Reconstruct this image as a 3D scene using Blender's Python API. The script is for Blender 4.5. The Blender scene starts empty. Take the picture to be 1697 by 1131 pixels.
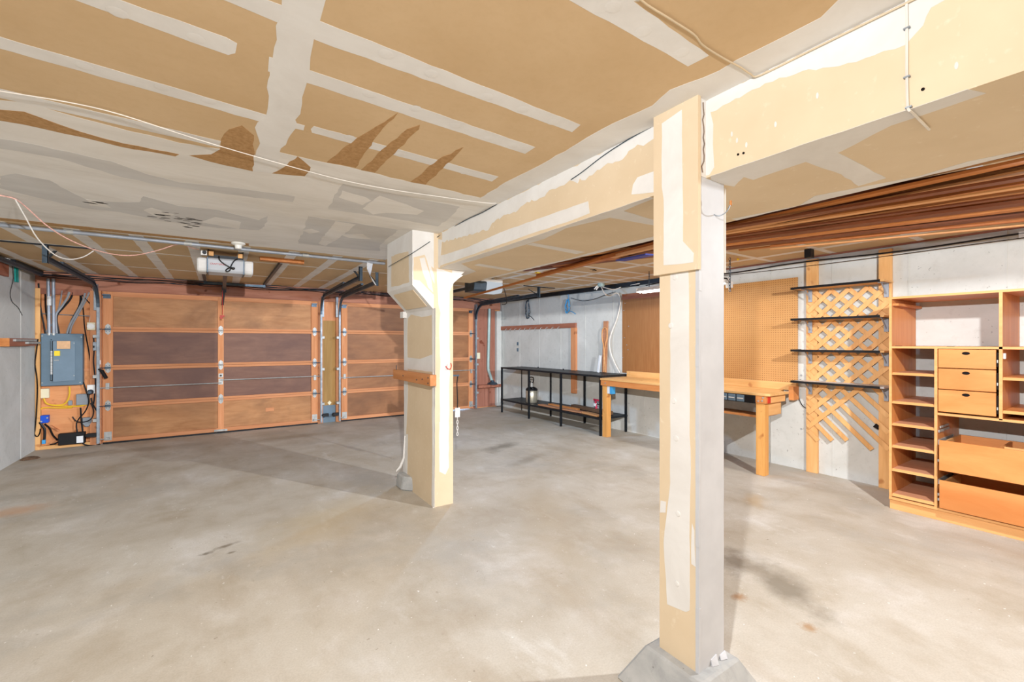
import bpy, bmesh, math, random
from mathutils import Vector, Matrix
random.seed(7)
C = bpy.context.scene.collection
scene = bpy.context.scene

# ------------------------------------------------------------------ camera
FPX, CX, CY, H = 730.0, 848.5, 567.0, 1.424
YAW = math.radians(33.5)
Fv = Vector((math.sin(YAW), math.cos(YAW), 0)); Rv = Vector((math.cos(YAW), -math.sin(YAW), 0))
cam_d = bpy.data.cameras.new('camera'); cam = bpy.data.objects.new('camera', cam_d); C.objects.link(cam)
cam.location = (0, 0, H); cam.rotation_euler = (math.radians(90), 0, -YAW)
cam_d.sensor_width = 36; cam_d.lens = FPX / 1697 * 36; cam_d.shift_y = (CY - 565.5) / 1697
cam_d.clip_start = 0.02
scene.camera = cam

# ------------------------------------------------------------------ world, exposure
w = bpy.data.worlds.new('world'); scene.world = w; w.use_nodes = True
bg = w.node_tree.nodes['Background']; bg.inputs[0].default_value = (0.38, 0.62, 1.0, 1); bg.inputs[1].default_value = 4.0
scene.view_settings.view_transform = 'Standard'; scene.view_settings.look = 'None'
scene.view_settings.exposure = 0.26; scene.view_settings.gamma = 1.0
scene.view_settings.use_curve_mapping = False

LAMPS = {  # place, power, colour
    'left_bay': ((0.22, 0.30, 2.10), 72, (0.90, 0.94, 1.0), 0.13),
    'right_bay': ((3.45, 0.30, 2.11), 92, (0.91, 0.95, 1.0), 0.02),
}
TUBE_POWER = 8
OPENER_FILL_POWER = 34
FALLOFF, SMOOTH = 'Linear', 1.6

# room
XL, XR, YF, YB, ZC = -2.03, 5.41, -2.6, 8.33, 2.36
XB0, XB1, ZB, YBE = 1.57, 2.25, 2.06, 4.22       # boxed beam

# ------------------------------------------------------------------ projection helpers (a photograph point put on a real plane)
def ray(px, py):
    u = (px - CX) / FPX; v = (CY - py) / FPX
    d = Fv + Rv * u
    return Vector((d.x, d.y, v))
def ond(px, py, d): return Vector((0, 0, H)) + ray(px, py) * d
def onz(px, py, z=ZC): r = ray(px, py); return ond(px, py, (z - H) / r.z)
def onx(px, py, x): r = ray(px, py); return ond(px, py, x / r.x)
def ony(px, py, y): r = ray(px, py); return ond(px, py, y / r.y)
def crop(ox, oy, s, pts): return [(ox + a / s, oy + b / s) for a, b in pts]

# ------------------------------------------------------------------ materials
def lin(c):
    o = []
    for v in c:
        v = v / 255.0
        o.append(v / 12.92 if v <= 0.04045 else ((v + 0.055) / 1.055) ** 2.4)
    return (*o, 1)
class NT:
    def __init__(s, name, rough=0.6, metal=0.0, spec=0.3):
        s.m = bpy.data.materials.new(name); s.m.use_nodes = True; s.t = s.m.node_tree
        s.b = s.t.nodes['Principled BSDF']
        s.b.inputs['Roughness'].default_value = rough; s.b.inputs['Metallic'].default_value = metal
        s.b.inputs['Specular IOR Level'].default_value = spec
    def n(s, k, **kw):
        x = s.t.nodes.new(k)
        for a, b in kw.items(): setattr(x, a, b)
        return x
    def l(s, a, b): s.t.links.new(a, b)
    def coord(s, scale=(1, 1, 1), rnd=False, rot=(0, 0, 0), loc=(0, 0, 0)):
        tc = s.n('ShaderNodeTexCoord'); mp = s.n('ShaderNodeMapping')
        mp.inputs['Scale'].default_value = scale; mp.inputs['Rotation'].default_value = rot; mp.inputs['Location'].default_value = loc
        src = tc.outputs['Object']
        if rnd:
            oi = s.n('ShaderNodeObjectInfo'); ml = s.n('ShaderNodeMath', operation='MULTIPLY'); ml.inputs[1].default_value = 37.0
            s.l(oi.outputs['Random'], ml.inputs[0]); ad = s.n('ShaderNodeVectorMath', operation='ADD')
            s.l(src, ad.inputs[0]); s.l(ml.outputs[0], ad.inputs[1]); src = ad.outputs[0]
        s.l(src, mp.inputs[0]); return mp.outputs[0]
    def noise(s, vec, scale=5, detail=4, rough=0.6, dist=0.0):
        x = s.n('ShaderNodeTexNoise'); x.inputs['Scale'].default_value = scale; x.inputs['Detail'].default_value = detail
        x.inputs['Roughness'].default_value = rough; x.inputs['Distortion'].default_value = dist
        s.l(vec, x.inputs['Vector']); return x.outputs['Fac']
    def ramp(s, fac, stops):
        r = s.n('ShaderNodeValToRGB'); e = r.color_ramp.elements
        while len(e) < len(stops): e.new(0.5)
        for i, (p, c) in enumerate(stops):
            e[i].position = p; e[i].color = c if len(c) == 4 else lin(c)
        s.l(fac, r.inputs[0]); return r.outputs[0]
    def mix(s, fac, a, b, mode='MIX'):
        x = s.n('ShaderNodeMix', data_type='RGBA', blend_type=mode)
        if hasattr(fac, 'is_output'): s.l(fac, x.inputs[0])
        else: x.inputs[0].default_value = fac
        for v, i in ((a, 6), (b, 7)):
            if hasattr(v, 'is_output'): s.l(v, x.inputs[i])
            else: x.inputs[i].default_value = v if len(v) == 4 else lin(v)
        return x.outputs[2]
    def col(s, c):
        if hasattr(c, 'is_output'): s.l(c, s.b.inputs['Base Color'])
        else: s.b.inputs['Base Color'].default_value = c if len(c) == 4 else lin(c)
    def bump(s, h, strength=0.2, dist=0.01):
        x = s.n('ShaderNodeBump'); x.inputs['Strength'].default_value = strength; x.inputs['Distance'].default_value = dist
        s.l(h, x.inputs['Height']); s.l(x.outputs[0], s.b.inputs['Normal'])
WHITE, BLACK = (1, 1, 1, 1), (0, 0, 0, 1)
M = {}
def plain(name, c, rough=0.5, metal=0.0, var=0.12, scale=8, spec=0.3):
    k = NT(name, rough, metal, spec); v = k.coord(rnd=True)
    n = k.noise(v, scale, 3)
    d = tuple(int(x * (1 - var)) for x in c); b = tuple(min(255, int(x * (1 + var * 0.5))) for x in c)
    k.col(k.ramp(n, [(0.3, d), (0.7, b)])); M[name] = k.m; return k
def wood(name, c1, c2, axis='x', rough=0.5, fine=26, stretch=12, knots=None, bump=0.08):
    k = NT(name, rough, 0, 0.3 if rough < 0.8 else 0.08)
    sc = {'x': (1 / stretch, 1, 1), 'y': (1, 1 / stretch, 1), 'z': (1, 1, 1 / stretch)}[axis]
    v = k.coord(sc, rnd=True)
    g = k.noise(v, fine, 5, 0.65, 0.6); big = k.noise(v, fine * 0.22, 2, 0.5, 1.2)
    c = k.ramp(g, [(0.28, c1), (0.72, c2)])
    mid = tuple(int(a * 0.86) for a in c1)
    c = k.mix(k.ramp(big, [(0.42, BLACK), (0.75, (0.55, 0.55, 0.55, 1))]), c, mid)
    if knots:
        v2 = k.coord((1, 1, 1), rnd=True)
        kn = k.noise(v2, 9, 1, 0.3)
        c = k.mix(k.ramp(kn, [(0.70, BLACK), (0.76, (0.8, 0.8, 0.8, 1))]), c, knots)
    k.col(c); k.bump(g, bump, 0.004); M[name] = k.m; return k

# gypsum board paper, compound, torn paper
k = NT('drywall_paper', 0.8, 0, 0.15); v = k.coord()
a = k.noise(v, 1.3, 5, 0.6); b = k.noise(v, 40, 2)
c = k.ramp(a, [(0.3, (198, 168, 128)), (0.7, (212, 184, 146))])
c = k.mix(k.ramp(b, [(0.45, BLACK), (0.7, (0.12, 0.12, 0.12, 1))]), c, (184, 152, 112))
k.col(c); k.bump(b, 0.04, 0.003); M['paper'] = k.m
k = NT('drywall_paper_lit', 0.8, 0, 0.15); v = k.coord()
a = k.noise(v, 2.2, 5, 0.6); b = k.noise(v, 30, 3)
c = k.ramp(a, [(0.3, (212, 190, 158)), (0.7, (222, 202, 172))])  # lighter copy of the ceiling paper, the beam's stronger light in its colour
c = k.mix(k.ramp(b, [(0.62, BLACK), (0.75, (0.35, 0.35, 0.35, 1))]), c, (238, 226, 205))
k.col(c); k.bump(b, 0.04, 0.003); M['paper_lit'] = k.m
k = NT('joint_compound', 0.85, 0, 0.1); v = k.coord((1, 1, 1))
a = k.noise(v, 3.0, 6, 0.65, 0.5); b = k.noise(v, 18, 4)
c = k.ramp(a, [(0.3, (214, 209, 202)), (0.7, (229, 226, 221))])
k.col(c); k.bump(b, 0.08, 0.004); M['mud'] = k.m
k = NT('joint_compound_thin', 0.85, 0, 0.1); v = k.coord((0.6, 1.6, 1))
a = k.noise(v, 2.2, 6, 0.65, 0.8); b = k.noise(v, 18, 4)
c = k.ramp(a, [(0.28, (212, 206, 197)), (0.5, (226, 221, 213)), (0.75, (236, 232, 226))])
k.col(c); k.bump(b, 0.06, 0.004); M['mud_thin'] = k.m
k = NT('compound_gray', 0.85, 0, 0.1); v = k.coord((0.7, 1.5, 1))
a = k.noise(v, 4, 5, 0.6)
k.col(k.ramp(a, [(0.3, (199, 195, 190)), (0.7, (212, 209, 204))])); M['gray'] = k.m
k = NT('torn_paper', 0.95, 0, 0.05); v = k.coord()
a = k.noise(v, 45, 4, 0.7)
k.col(k.ramp(a, [(0.35, (166, 128, 86)), (0.7, (190, 152, 108))])); k.bump(a, 0.3, 0.004); M['torn'] = k.m
plain('mold', (60, 55, 48), 0.95)
plain('column_paint', (196, 196, 198), 0.6, 0, 0.04, 6)

# concrete
def concrete(name, lo, hi, dark, scale=1.4):
    k = NT(name, 0.85, 0, 0.15); v = k.coord()
    a = k.noise(v, scale, 7, 0.65, 0.6); b = k.noise(v, 12, 5, 0.7); p = k.noise(v, 38, 2, 0.5)
    c = k.ramp(a, [(0.3, lo), (0.7, hi)])
    c = k.mix(k.ramp(b, [(0.55, BLACK), (0.8, (0.5, 0.5, 0.5, 1))]), c, dark)
    c = k.mix(k.ramp(p, [(0.715, BLACK), (0.75, (0.55, 0.55, 0.55, 1))]), c, tuple(int(x * 0.7) for x in dark))
    k.col(c); k.bump(b, 0.12, 0.006); M[name] = k.m
concrete('concrete_wall', (186, 184, 176), (208, 206, 199), (168, 164, 154))
concrete('concrete_footing', (150, 150, 148), (185, 183, 178), (120, 118, 114), 5)

def floor_mat():
    k = NT('floor_concrete', 0.62, 0, 0.3); v = k.coord()
    v1 = k.coord((1, 0.45, 1), rot=(0, 0, math.radians(25)))
    a = k.noise(v, 0.55, 6, 0.6, 0.4); b = k.noise(v1, 3.0, 7, 0.66, 0.15); f = k.noise(v1, 11, 6, 0.72, 0.1)
    m1 = k.noise(v, 1.5, 9, 0.66, 0.25); m2 = k.noise(k.coord(loc=(5, 3, 0)), 0.9, 8, 0.66, 0.3)
    c = k.ramp(a, [(0.32, (176, 165, 148)), (0.55, (192, 183, 168)), (0.75, (201, 195, 184))])
    c = k.mix(k.ramp(m1, [(0.50, BLACK), (0.72, (0.72, 0.72, 0.72, 1))]), c, (158, 142, 118))
    c = k.mix(k.ramp(m1, [(0.28, (0.65, 0.65, 0.65, 1)), (0.46, BLACK)]), c, (214, 209, 202))
    c = k.mix(k.ramp(m2, [(0.52, BLACK), (0.66, (0.6, 0.6, 0.6, 1))]), c, (166, 160, 150))
    c = k.mix(k.ramp(b, [(0.5, BLACK), (0.75, (0.55, 0.55, 0.55, 1))]), c, (160, 142, 118))
    c = k.mix(k.ramp(b, [(0.25, (0.6, 0.6, 0.6, 1)), (0.40, BLACK)]), c, (218, 215, 208))
    c = k.mix(k.ramp(f, [(0.64, BLACK), (0.74, (0.7, 0.7, 0.7, 1))]), c, (224, 222, 216))
    c = k.mix(k.ramp(f, [(0.26, (0.5, 0.5, 0.5, 1)), (0.36, BLACK)]), c, (142, 126, 106))
    sp = k.noise(v, 42, 2, 0.5)
    c = k.mix(k.ramp(sp, [(0.725, BLACK), (0.75, (0.75, 0.75, 0.75, 1))]), c, (235, 232, 226))
    dk = k.noise(k.coord(loc=(9, 2, 1)), 26, 3, 0.55)
    c = k.mix(k.ramp(dk, [(0.71, BLACK), (0.75, (0.6, 0.6, 0.6, 1))]), c, (120, 104, 84))
    gr = k.noise(v, 110, 3, 0.6)
    c = k.mix(k.ramp(gr, [(0.35, (0.22, 0.22, 0.22, 1)), (0.6, BLACK)]), c, (150, 138, 120))
    # stains: centre px, radii (m), rotation, colour, strength
    stains = [((1290, 965), 0.42, 0.16, 60, (128, 118, 102), 0.85), ((1215, 930), 0.25, 0.14, 40, (120, 108, 92), 0.8),
              ((1340, 1040), 0.05, 0.05, 0, (160, 118, 70), 0.7), ((1225, 990), 0.06, 0.05, 0, (150, 105, 60), 0.7),
              ((375, 905), 0.10, 0.03, 20, (120, 108, 90), 0.8), ((342, 918), 0.06, 0.03, 20, (112, 102, 86), 0.85), ((384, 916), 0.04, 0.02, 10, (125, 112, 94), 0.8),
              ((830, 741), 0.45, 0.16, 20, (120, 112, 98), 0.75), ((880, 760), 0.5, 0.12, 20, (140, 128, 110), 0.6),
              ((120, 755), 0.5, 0.12, 10, (120, 110, 96), 0.6), ((240, 745), 0.9, 0.2, 0, (150, 136, 116), 0.6), ((480, 725), 0.9, 0.22, 0, (140, 126, 106), 0.6),
              ((10, 850), 0.35, 0.2, 0, (196, 140, 92), 0.5), ((900, 850), 1.4, 0.3, 60, (172, 154, 126), 0.5), ((540, 860), 0.8, 0.4, 40, (190, 172, 140), 0.5),
              ((1190, 760), 0.3, 0.2, 0, (160, 134, 96), 0.5), ((1250, 830), 0.25, 0.12, 30, (178, 148, 106), 0.5)]
    for (p, rx, ry, rot, cc, st) in stains:
        q = onz(p[0], p[1], 0.0)
        mp = k.n('ShaderNodeMapping', vector_type='TEXTURE'); tc = k.n('ShaderNodeTexCoord')
        mp.inputs['Location'].default_value = (q.x, q.y, 0); mp.inputs['Rotation'].default_value = (0, 0, math.radians(rot)); mp.inputs['Scale'].default_value = (rx, ry, 1)
        k.l(tc.outputs['Object'], mp.inputs[0])
        ln = k.n('ShaderNodeVectorMath', operation='LENGTH'); k.l(mp.outputs[0], ln.inputs[0])
        nn = k.noise(k.coord(), 2.2 / max(rx, 0.08), 5, 0.65)
        ad = k.n('ShaderNodeMath', operation='MULTIPLY_ADD'); k.l(nn, ad.inputs[0]); ad.inputs[1].default_value = 1.6; k.l(ln.outputs['Value'], ad.inputs[2])
        fac = k.ramp(ad.outputs[0], [(0.0, (st, st, st, 1)), (1.0, (st, st, st, 1))])
        r = fac.node.color_ramp.elements; r[0].position = 0.55; r[0].color = (st, st, st, 1); r[1].position = 1.0; r[1].color = BLACK
        # stretch range: divide by 1.8
        dv = k.n('ShaderNodeMath', operation='DIVIDE'); k.l(ad.outputs[0], dv.inputs[0]); dv.inputs[1].default_value = 1.8
        k.l(dv.outputs[0], fac.node.inputs[0])
        c = k.mix(fac, c, cc)
    k.col(c); k.bump(f, 0.05, 0.004); M['floor'] = k.m
floor_mat()
concrete('driveway', (170, 175, 180), (190, 195, 200), (150, 150, 150))

# woods
wood('door_rail', (198, 132, 90), (216, 154, 112), 'x', 0.85)
wood('door_stile', (202, 134, 90), (220, 156, 112), 'z', 0.85)
def panel(name, lo, hi, patch):
    k = NT(name, 0.55, 0, 0.25); v = k.coord((0.25, 1, 1.4), rnd=True); v2 = k.coord((0.5, 1, 0.8), rnd=True)
    a = k.noise(v, 9, 6, 0.65, 0.5); b = k.noise(v2, 2.4, 4, 0.6, 0.6)
    c = k.ramp(a, [(0.3, lo), (0.7, hi)]); c = k.mix(k.ramp(b, [(0.42, BLACK), (0.68, (0.75, 0.75, 0.75, 1))]), c, patch)
    k.col(c); M[name] = k.m
panel('door_panel_tan', (164, 112, 70), (192, 140, 94), (126, 88, 60))
panel('door_panel_dark', (116, 82, 68), (136, 100, 82), (100, 72, 64))
panel('door_panel_brown', (148, 100, 66), (168, 118, 80), (112, 78, 56))
wood('header_wood', (160, 106, 84), (184, 130, 106), 'x', 0.85, knots=(110, 60, 40))
wood('plywood', (206, 134, 84), (226, 160, 108), 'x', 0.65, 12, 7, knots=(150, 84, 46))
wood('stud', (196, 126, 82), (214, 150, 104), 'z', 0.65, knots=(150, 90, 54))
wood('red_wood', (150, 98, 80), (172, 118, 98), 'z', 0.85, knots=(110, 56, 40))
wood('post_board', (158, 120, 66), (178, 140, 84), 'z', 0.7)
wood('pine_z', (214, 158, 96), (230, 178, 118), 'z', 0.55, knots=(180, 116, 64))
wood('pine_y', (218, 164, 98), (234, 186, 126), 'y', 0.55, knots=(180, 116, 64))
wood('pine_x', (214, 158, 96), (230, 180, 120), 'x', 0.55)
wood('bench_leg', (212, 148, 78), (228, 170, 98), 'z', 0.55, knots=(170, 100, 50))
wood('bench_apron', (200, 124, 66), (216, 146, 86), 'y', 0.55)
wood('cabinet_z', (204, 128, 68), (220, 150, 88), 'z', 0.42)
wood('cabinet_y', (206, 130, 70), (222, 152, 90), 'y', 0.42)
wood('cabinet_edge', (218, 156, 94), (232, 176, 114), 'y', 0.45)
wood('drawer_face', (210, 128, 66), (226, 156, 92), 'y', 0.4, 7, 4)
wood('lumber_a', (186, 112, 56), (206, 138, 78), 'y', 0.6)
wood('lumber_b', (168, 94, 46), (190, 118, 64), 'y', 0.6)
wood('lumber_c', (112, 60, 34), (134, 78, 46), 'y', 0.6)
wood('lumber_d', (206, 144, 88), (222, 168, 116), 'y', 0.6)
wood('cabinet_shelf', (200, 140, 104), (214, 158, 122), 'y', 0.5)
wood('dark_board', (96, 72, 54), (120, 92, 70), 'y', 0.7)
wood('plank', (176, 120, 84), (200, 146, 110), 'y', 0.65)
wood('hook_board', (150, 92, 70), (172, 112, 88), 'y', 0.7)
# perforated board
k = NT('pegboard', 0.6, 0, 0.25); v = k.coord((1, 1, 1))
a = k.noise(v, 1.5, 4, 0.6); base = k.ramp(a, [(0.3, (180, 130, 76)), (0.7, (194, 146, 92))])
tc = k.n('ShaderNodeTexCoord'); sx = k.n('ShaderNodeSeparateXYZ'); k.l(tc.outputs['Object'], sx.inputs[0])
ds = []
for o in ('Y', 'Z'):
    m1 = k.n('ShaderNodeMath', operation='MULTIPLY'); k.l(sx.outputs[o], m1.inputs[0]); m1.inputs[1].default_value = 1 / 0.0254
    fr = k.n('ShaderNodeMath', operation='FRACT'); k.l(m1.outputs[0], fr.inputs[0])
    sb = k.n('ShaderNodeMath', operation='SUBTRACT'); k.l(fr.outputs[0], sb.inputs[0]); sb.inputs[1].default_value = 0.5
    pw = k.n('ShaderNodeMath', operation='MULTIPLY'); k.l(sb.outputs[0], pw.inputs[0]); k.l(sb.outputs[0], pw.inputs[1]); ds.append(pw.outputs[0])
ad = k.n('ShaderNodeMath', operation='ADD'); k.l(ds[0], ad.inputs[0]); k.l(ds[1], ad.inputs[1])
lt = k.n('ShaderNodeMath', operation='LESS_THAN'); k.l(ad.outputs[0], lt.inputs[0]); lt.inputs[1].default_value = 0.026
k.col(k.mix(lt.outputs[0], base, (104, 66, 32))); M['pegboard'] = k.m
k = NT('hardboard', 0.55, 0, 0.3); v = k.coord((1, 6, 0.5)); a = k.noise(v, 6, 5, 0.65)
k.col(k.ramp(a, [(0.3, (142, 94, 52)), (0.7, (156, 108, 64))])); M['hardboard'] = k.m
# metals, plastics
plain('galvanized', (150, 158, 164), 0.5, 0.5, 0.15, 14)
plain('steel_dark', (78, 92, 104), 0.45, 0.7, 0.15, 10)
plain('conduit_steel', (160, 166, 174), 0.5, 0.4, 0.08, 10)
plain('zinc', (176, 176, 172), 0.5, 0.4, 0.1, 20)
plain('black_metal', (26, 30, 36), 0.45, 0.1, 0.2, 10)
plain('panel_gray', (104, 124, 138), 0.5, 0.1, 0.06, 4)
plain('box_gray', (138, 144, 150), 0.55, 0.1, 0.06, 6)
plain('white_plastic', (232, 230, 226), 0.45, 0, 0.03, 6)
plain('opener_gray', (196, 200, 206), 0.45, 0, 0.03, 6)
plain('cream', (232, 220, 186), 0.5, 0, 0.04, 6)
plain('black_plastic', (24, 24, 26), 0.45, 0, 0.15, 6)
plain('rubber_gray', (150, 152, 156), 0.6, 0, 0.08, 6)
plain('yellow_wire', (232, 186, 50), 0.5, 0, 0.05)
plain('white_wire', (228, 222, 212), 0.55, 0, 0.05)
plain('beige_wire', (206, 188, 158), 0.55, 0, 0.05)
plain('pink_wire', (236, 184, 168), 0.5, 0, 0.12, 60)
plain('blue', (30, 84, 200), 0.45, 0, 0.06)
plain('deep_blue', (32, 44, 150), 0.5, 0, 0.05)
plain('light_blue', (70, 160, 215), 0.5, 0, 0.06)
plain('teal', (30, 160, 150), 0.55, 0, 0.1)
plain('red', (196, 52, 36), 0.45, 0, 0.06)
plain('magenta_red', (200, 50, 80), 0.45, 0, 0.06)
plain('yellow_label', (246, 214, 60), 0.6, 0, 0.03)
plain('card', (222, 178, 136), 0.8, 0, 0.05, 30)
plain('pipe_green', (166, 186, 180), 0.5, 0.2, 0.06)
plain('paper_white', (226, 228, 230), 0.8, 0, 0.04)
plain('hole', (20, 12, 8), 0.9)
plain('porcelain', (238, 236, 228), 0.3, 0, 0.02)
plain('tank_steel', (188, 180, 160), 0.35, 0.6, 0.1, 8)
plain('dirt', (112, 86, 66), 0.95, 0, 0.3, 14)
plain('shelf_white', (206, 200, 194), 0.5, 0, 0.08, 10)
def emit(name, col, strength, seethrough=False):
    m = bpy.data.materials.new(name); m.use_nodes = True; t = m.node_tree
    for n in list(t.nodes):
        if n.type != 'OUTPUT_MATERIAL': t.nodes.remove(n)
    o = [n for n in t.nodes if n.type == 'OUTPUT_MATERIAL'][0]
    e = t.nodes.new('ShaderNodeEmission'); e.inputs[0].default_value = (*col, 1); e.inputs[1].default_value = strength
    if seethrough:
        tr = t.nodes.new('ShaderNodeBsdfTransparent'); ad = t.nodes.new('ShaderNodeAddShader')
        t.links.new(e.outputs[0], ad.inputs[0]); t.links.new(tr.outputs[0], ad.inputs[1]); t.links.new(ad.outputs[0], o.inputs[0])
    else: t.links.new(e.outputs[0], o.inputs[0])
    M[name] = m
emit('bulb_glow', (1, 0.95, 0.85), 3.0, True)
emit('tube_glow', (1, 0.98, 0.92), 14.0)
emit('lens_glow', (0.86, 0.93, 1.0), 0.5)

# ------------------------------------------------------------------ mesh builder
WL = {}
def wl(o): return WL[o.name] if o is not None else Vector((0, 0, 0))
class MB:
    def __init__(s): s.v = []; s.f = []
    def add(s, vs, fs):
        b = len(s.v); s.v += [Vector(p) for p in vs]; s.f += [tuple(i + b for i in f) for f in fs]; return s
    def box(s, x0, x1, y0, y1, z0, z1):
        x0, x1 = min(x0, x1), max(x0, x1); y0, y1 = min(y0, y1), max(y0, y1); z0, z1 = min(z0, z1), max(z0, z1)
        return s.add([(x0, y0, z0), (x1, y0, z0), (x1, y1, z0), (x0, y1, z0), (x0, y0, z1), (x1, y0, z1), (x1, y1, z1), (x0, y1, z1)],
                     [(0, 3, 2, 1), (4, 5, 6, 7), (0, 1, 5, 4), (1, 2, 6, 5), (2, 3, 7, 6), (3, 0, 4, 7)])
    def bar(s, p0, p1, wd, ht, up=(0, 0, 1)):
        p0, p1 = Vector(p0), Vector(p1); d = (p1 - p0).normalized(); up = Vector(up)
        a = d.cross(up)
        if a.length < 1e-5: a = d.cross(Vector((1, 0, 0)))
        a.normalize(); b = a.cross(d).normalized(); a *= wd / 2; b *= ht / 2
        q = [p0 - a - b, p0 + a - b, p0 + a + b, p0 - a + b, p1 - a - b, p1 + a - b, p1 + a + b, p1 - a + b]
        return s.add(q, [(0, 1, 2, 3), (7, 6, 5, 4), (4, 5, 1, 0), (5, 6, 2, 1), (6, 7, 3, 2), (7, 4, 0, 3)])
    def prism(s, pts, vec):
        n = len(pts); pts = [Vector(p) for p in pts]; vec = Vector(vec)
        return s.add(pts + [p + vec for p in pts], [tuple(range(n))[::-1], tuple(range(n, 2 * n))] + [(i, (i + 1) % n, n + (i + 1) % n, n + i) for i in range(n)])
    def tube(s, pts, r, n=6):
        pts = [Vector(p) for p in pts]; m = len(pts); rs = r if isinstance(r, (list, tuple)) else [r] * m
        t = [(pts[min(i + 1, m - 1)] - pts[max(i - 1, 0)]).normalized() for i in range(m)]
        a = t[0].cross(Vector((0, 0, 1)))
        if a.length < 1e-3: a = t[0].cross(Vector((1, 0, 0)))
        a.normalize(); V = []; Fc = []
        for i in range(m):
            a = (a - t[i] * a.dot(t[i])); a.normalize(); b = t[i].cross(a)
            for j in range(n):
                th = 2 * math.pi * j / n; V.append(pts[i] + (a * math.cos(th) + b * math.sin(th)) * rs[i])
        for i in range(m - 1):
            for j in range(n):
                Fc.append((i * n + j, i * n + (j + 1) % n, (i + 1) * n + (j + 1) % n, (i + 1) * n + j))
        Fc.append(tuple(range(n))[::-1]); Fc.append(tuple(range((m - 1) * n, m * n)))
        return s.add(V, Fc)
    def cyl(s, p0, p1, r, n=14): return s.tube([p0, p1], r, n)
    def lathe(s, prof, c, n=20, axis='z'):
        V = []; Fc = []; c = Vector(c)
        for (r, h) in prof:
            for j in range(n):
                th = 2 * math.pi * j / n; x, y = r * math.cos(th), r * math.sin(th)
                V.append(c + (Vector((x, y, h)) if axis == 'z' else Vector((x, h, y)) if axis == 'y' else Vector((h, x, y))))
        m = len(prof)
        for i in range(m - 1):
            for j in range(n): Fc.append((i * n + j, i * n + (j + 1) % n, (i + 1) * n + (j + 1) % n, (i + 1) * n + j))
        Fc.append(tuple(range(n))[::-1]); Fc.append(tuple(range((m - 1) * n, m * n)))
        return s.add(V, Fc)
    def sweep(s, path, prof, side=(1, 0, 0)):
        """prof: closed polygon of (side offset, normal offset)"""
        side = Vector(side); path = [Vector(p) for p in path]; m = len(path); n = len(prof); V = []; Fc = []
        for i in range(m):
            t = (path[min(i + 1, m - 1)] - path[max(i - 1, 0)]).normalized(); nn = side.cross(t).normalized()
            V += [path[i] + side * a + nn * b for a, b in prof]
        for i in range(m - 1):
            for j in range(n): Fc.append((i * n + j, i * n + (j + 1) % n, (i + 1) * n + (j + 1) % n, (i + 1) * n + j))
        Fc.append(tuple(range(n))[::-1]); Fc.append(tuple(range((m - 1) * n, m * n)))
        return s.add(V, Fc)
    def build(s, name, mat, parent=None, bevel=0.0, smooth=False, loc=None, local=False):
        o0 = wl(parent) if not local else Vector((0, 0, 0))
        if parent is None and loc is not None: o0 = Vector(loc)
        me = bpy.data.meshes.new(name); me.from_pydata([tuple(p - o0) for p in s.v], [], s.f)
        bm = bmesh.new(); bm.from_mesh(me); bmesh.ops.recalc_face_normals(bm, faces=bm.faces)
        if bevel > 0: bmesh.ops.bevel(bm, geom=list(bm.edges), offset=bevel, segments=1, affect='EDGES', clamp_overlap=True)
        bm.to_mesh(me); bm.free()
        if smooth:
            for p in me.polygons: p.use_smooth = True
            try: me.set_sharp_from_angle(angle=math.radians(40))
            except Exception: pass
        me.materials.append(M[mat] if isinstance(mat, str) else mat)
        o = bpy.data.objects.new(name, me); C.objects.link(o)
        if parent is not None: o.parent = parent; WL[o.name] = wl(parent) if not local else Vector((0, 0, 0))
        else: o.location = o0; WL[o.name] = o0
        return o
def tag(o, label=None, cat=None, group=None, kind=None):
    if label: o['label'] = label
    if cat: o['category'] = cat
    if group: o['group'] = group
    if kind: o['kind'] = kind
    return o
def thing(name, label, cat, loc=(0, 0, 0), group=None):
    o = bpy.data.objects.new(name, None); C.objects.link(o); o.location = loc; o.empty_display_size = 0.1
    WL[o.name] = Vector(loc); return tag(o, label, cat, group)
def dup_part(o, parent, off):
    c = o.copy(); C.objects.link(c); c.parent = parent; c.location = Vector(off); WL[c.name] = wl(parent); return c
def box(*a): return MB().box(*a)
def solo(mb, name, mat, label, cat, group=None, bevel=0, smooth=False):
    lo = Vector((sum(p.x for p in mb.v) / len(mb.v), sum(p.y for p in mb.v) / len(mb.v), min(p.z for p in mb.v)))
    return tag(mb.build(name, mat, None, bevel, smooth, loc=lo), label, cat, group)
def smoothpts(pts, k=4):
    """Catmull-Rom through 3D points"""
    pts = [Vector(p) for p in pts]
    if len(pts) < 3: return pts
    out = []; P = [pts[0]] + pts + [pts[-1]]
    for i in range(1, len(P) - 2):
        p0, p1, p2, p3 = P[i - 1], P[i], P[i + 1], P[i + 2]
        for j in range(k):
            t = j / k
            out.append(0.5 * ((2 * p1) + (p2 - p0) * t + (2 * p0 - 5 * p1 + 4 * p2 - p3) * t * t + (3 * p1 - p0 - 3 * p2 + p3) * t ** 3))
    out.append(pts[-1]); return out
NORM = {'x': Vector((-1, 0, 0)), 'y': Vector((0, -1, 0)), 'z': Vector((0, 0, -1))}
def ragged(P, amp, step=0.05):
    out = []; n = len(P)
    for i in range(n):
        a, b = P[i], P[(i + 1) % n]; L = (b - a).length; m = max(1, min(40, int(L / step)))
        d = (b - a)
        for j in range(m):
            q = a + d * (j / m)
            if j: q = q + Vector((random.uniform(-1, 1), random.uniform(-1, 1), random.uniform(-1, 1))) * amp
            out.append(q)
    return out
PC = [0]
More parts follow.
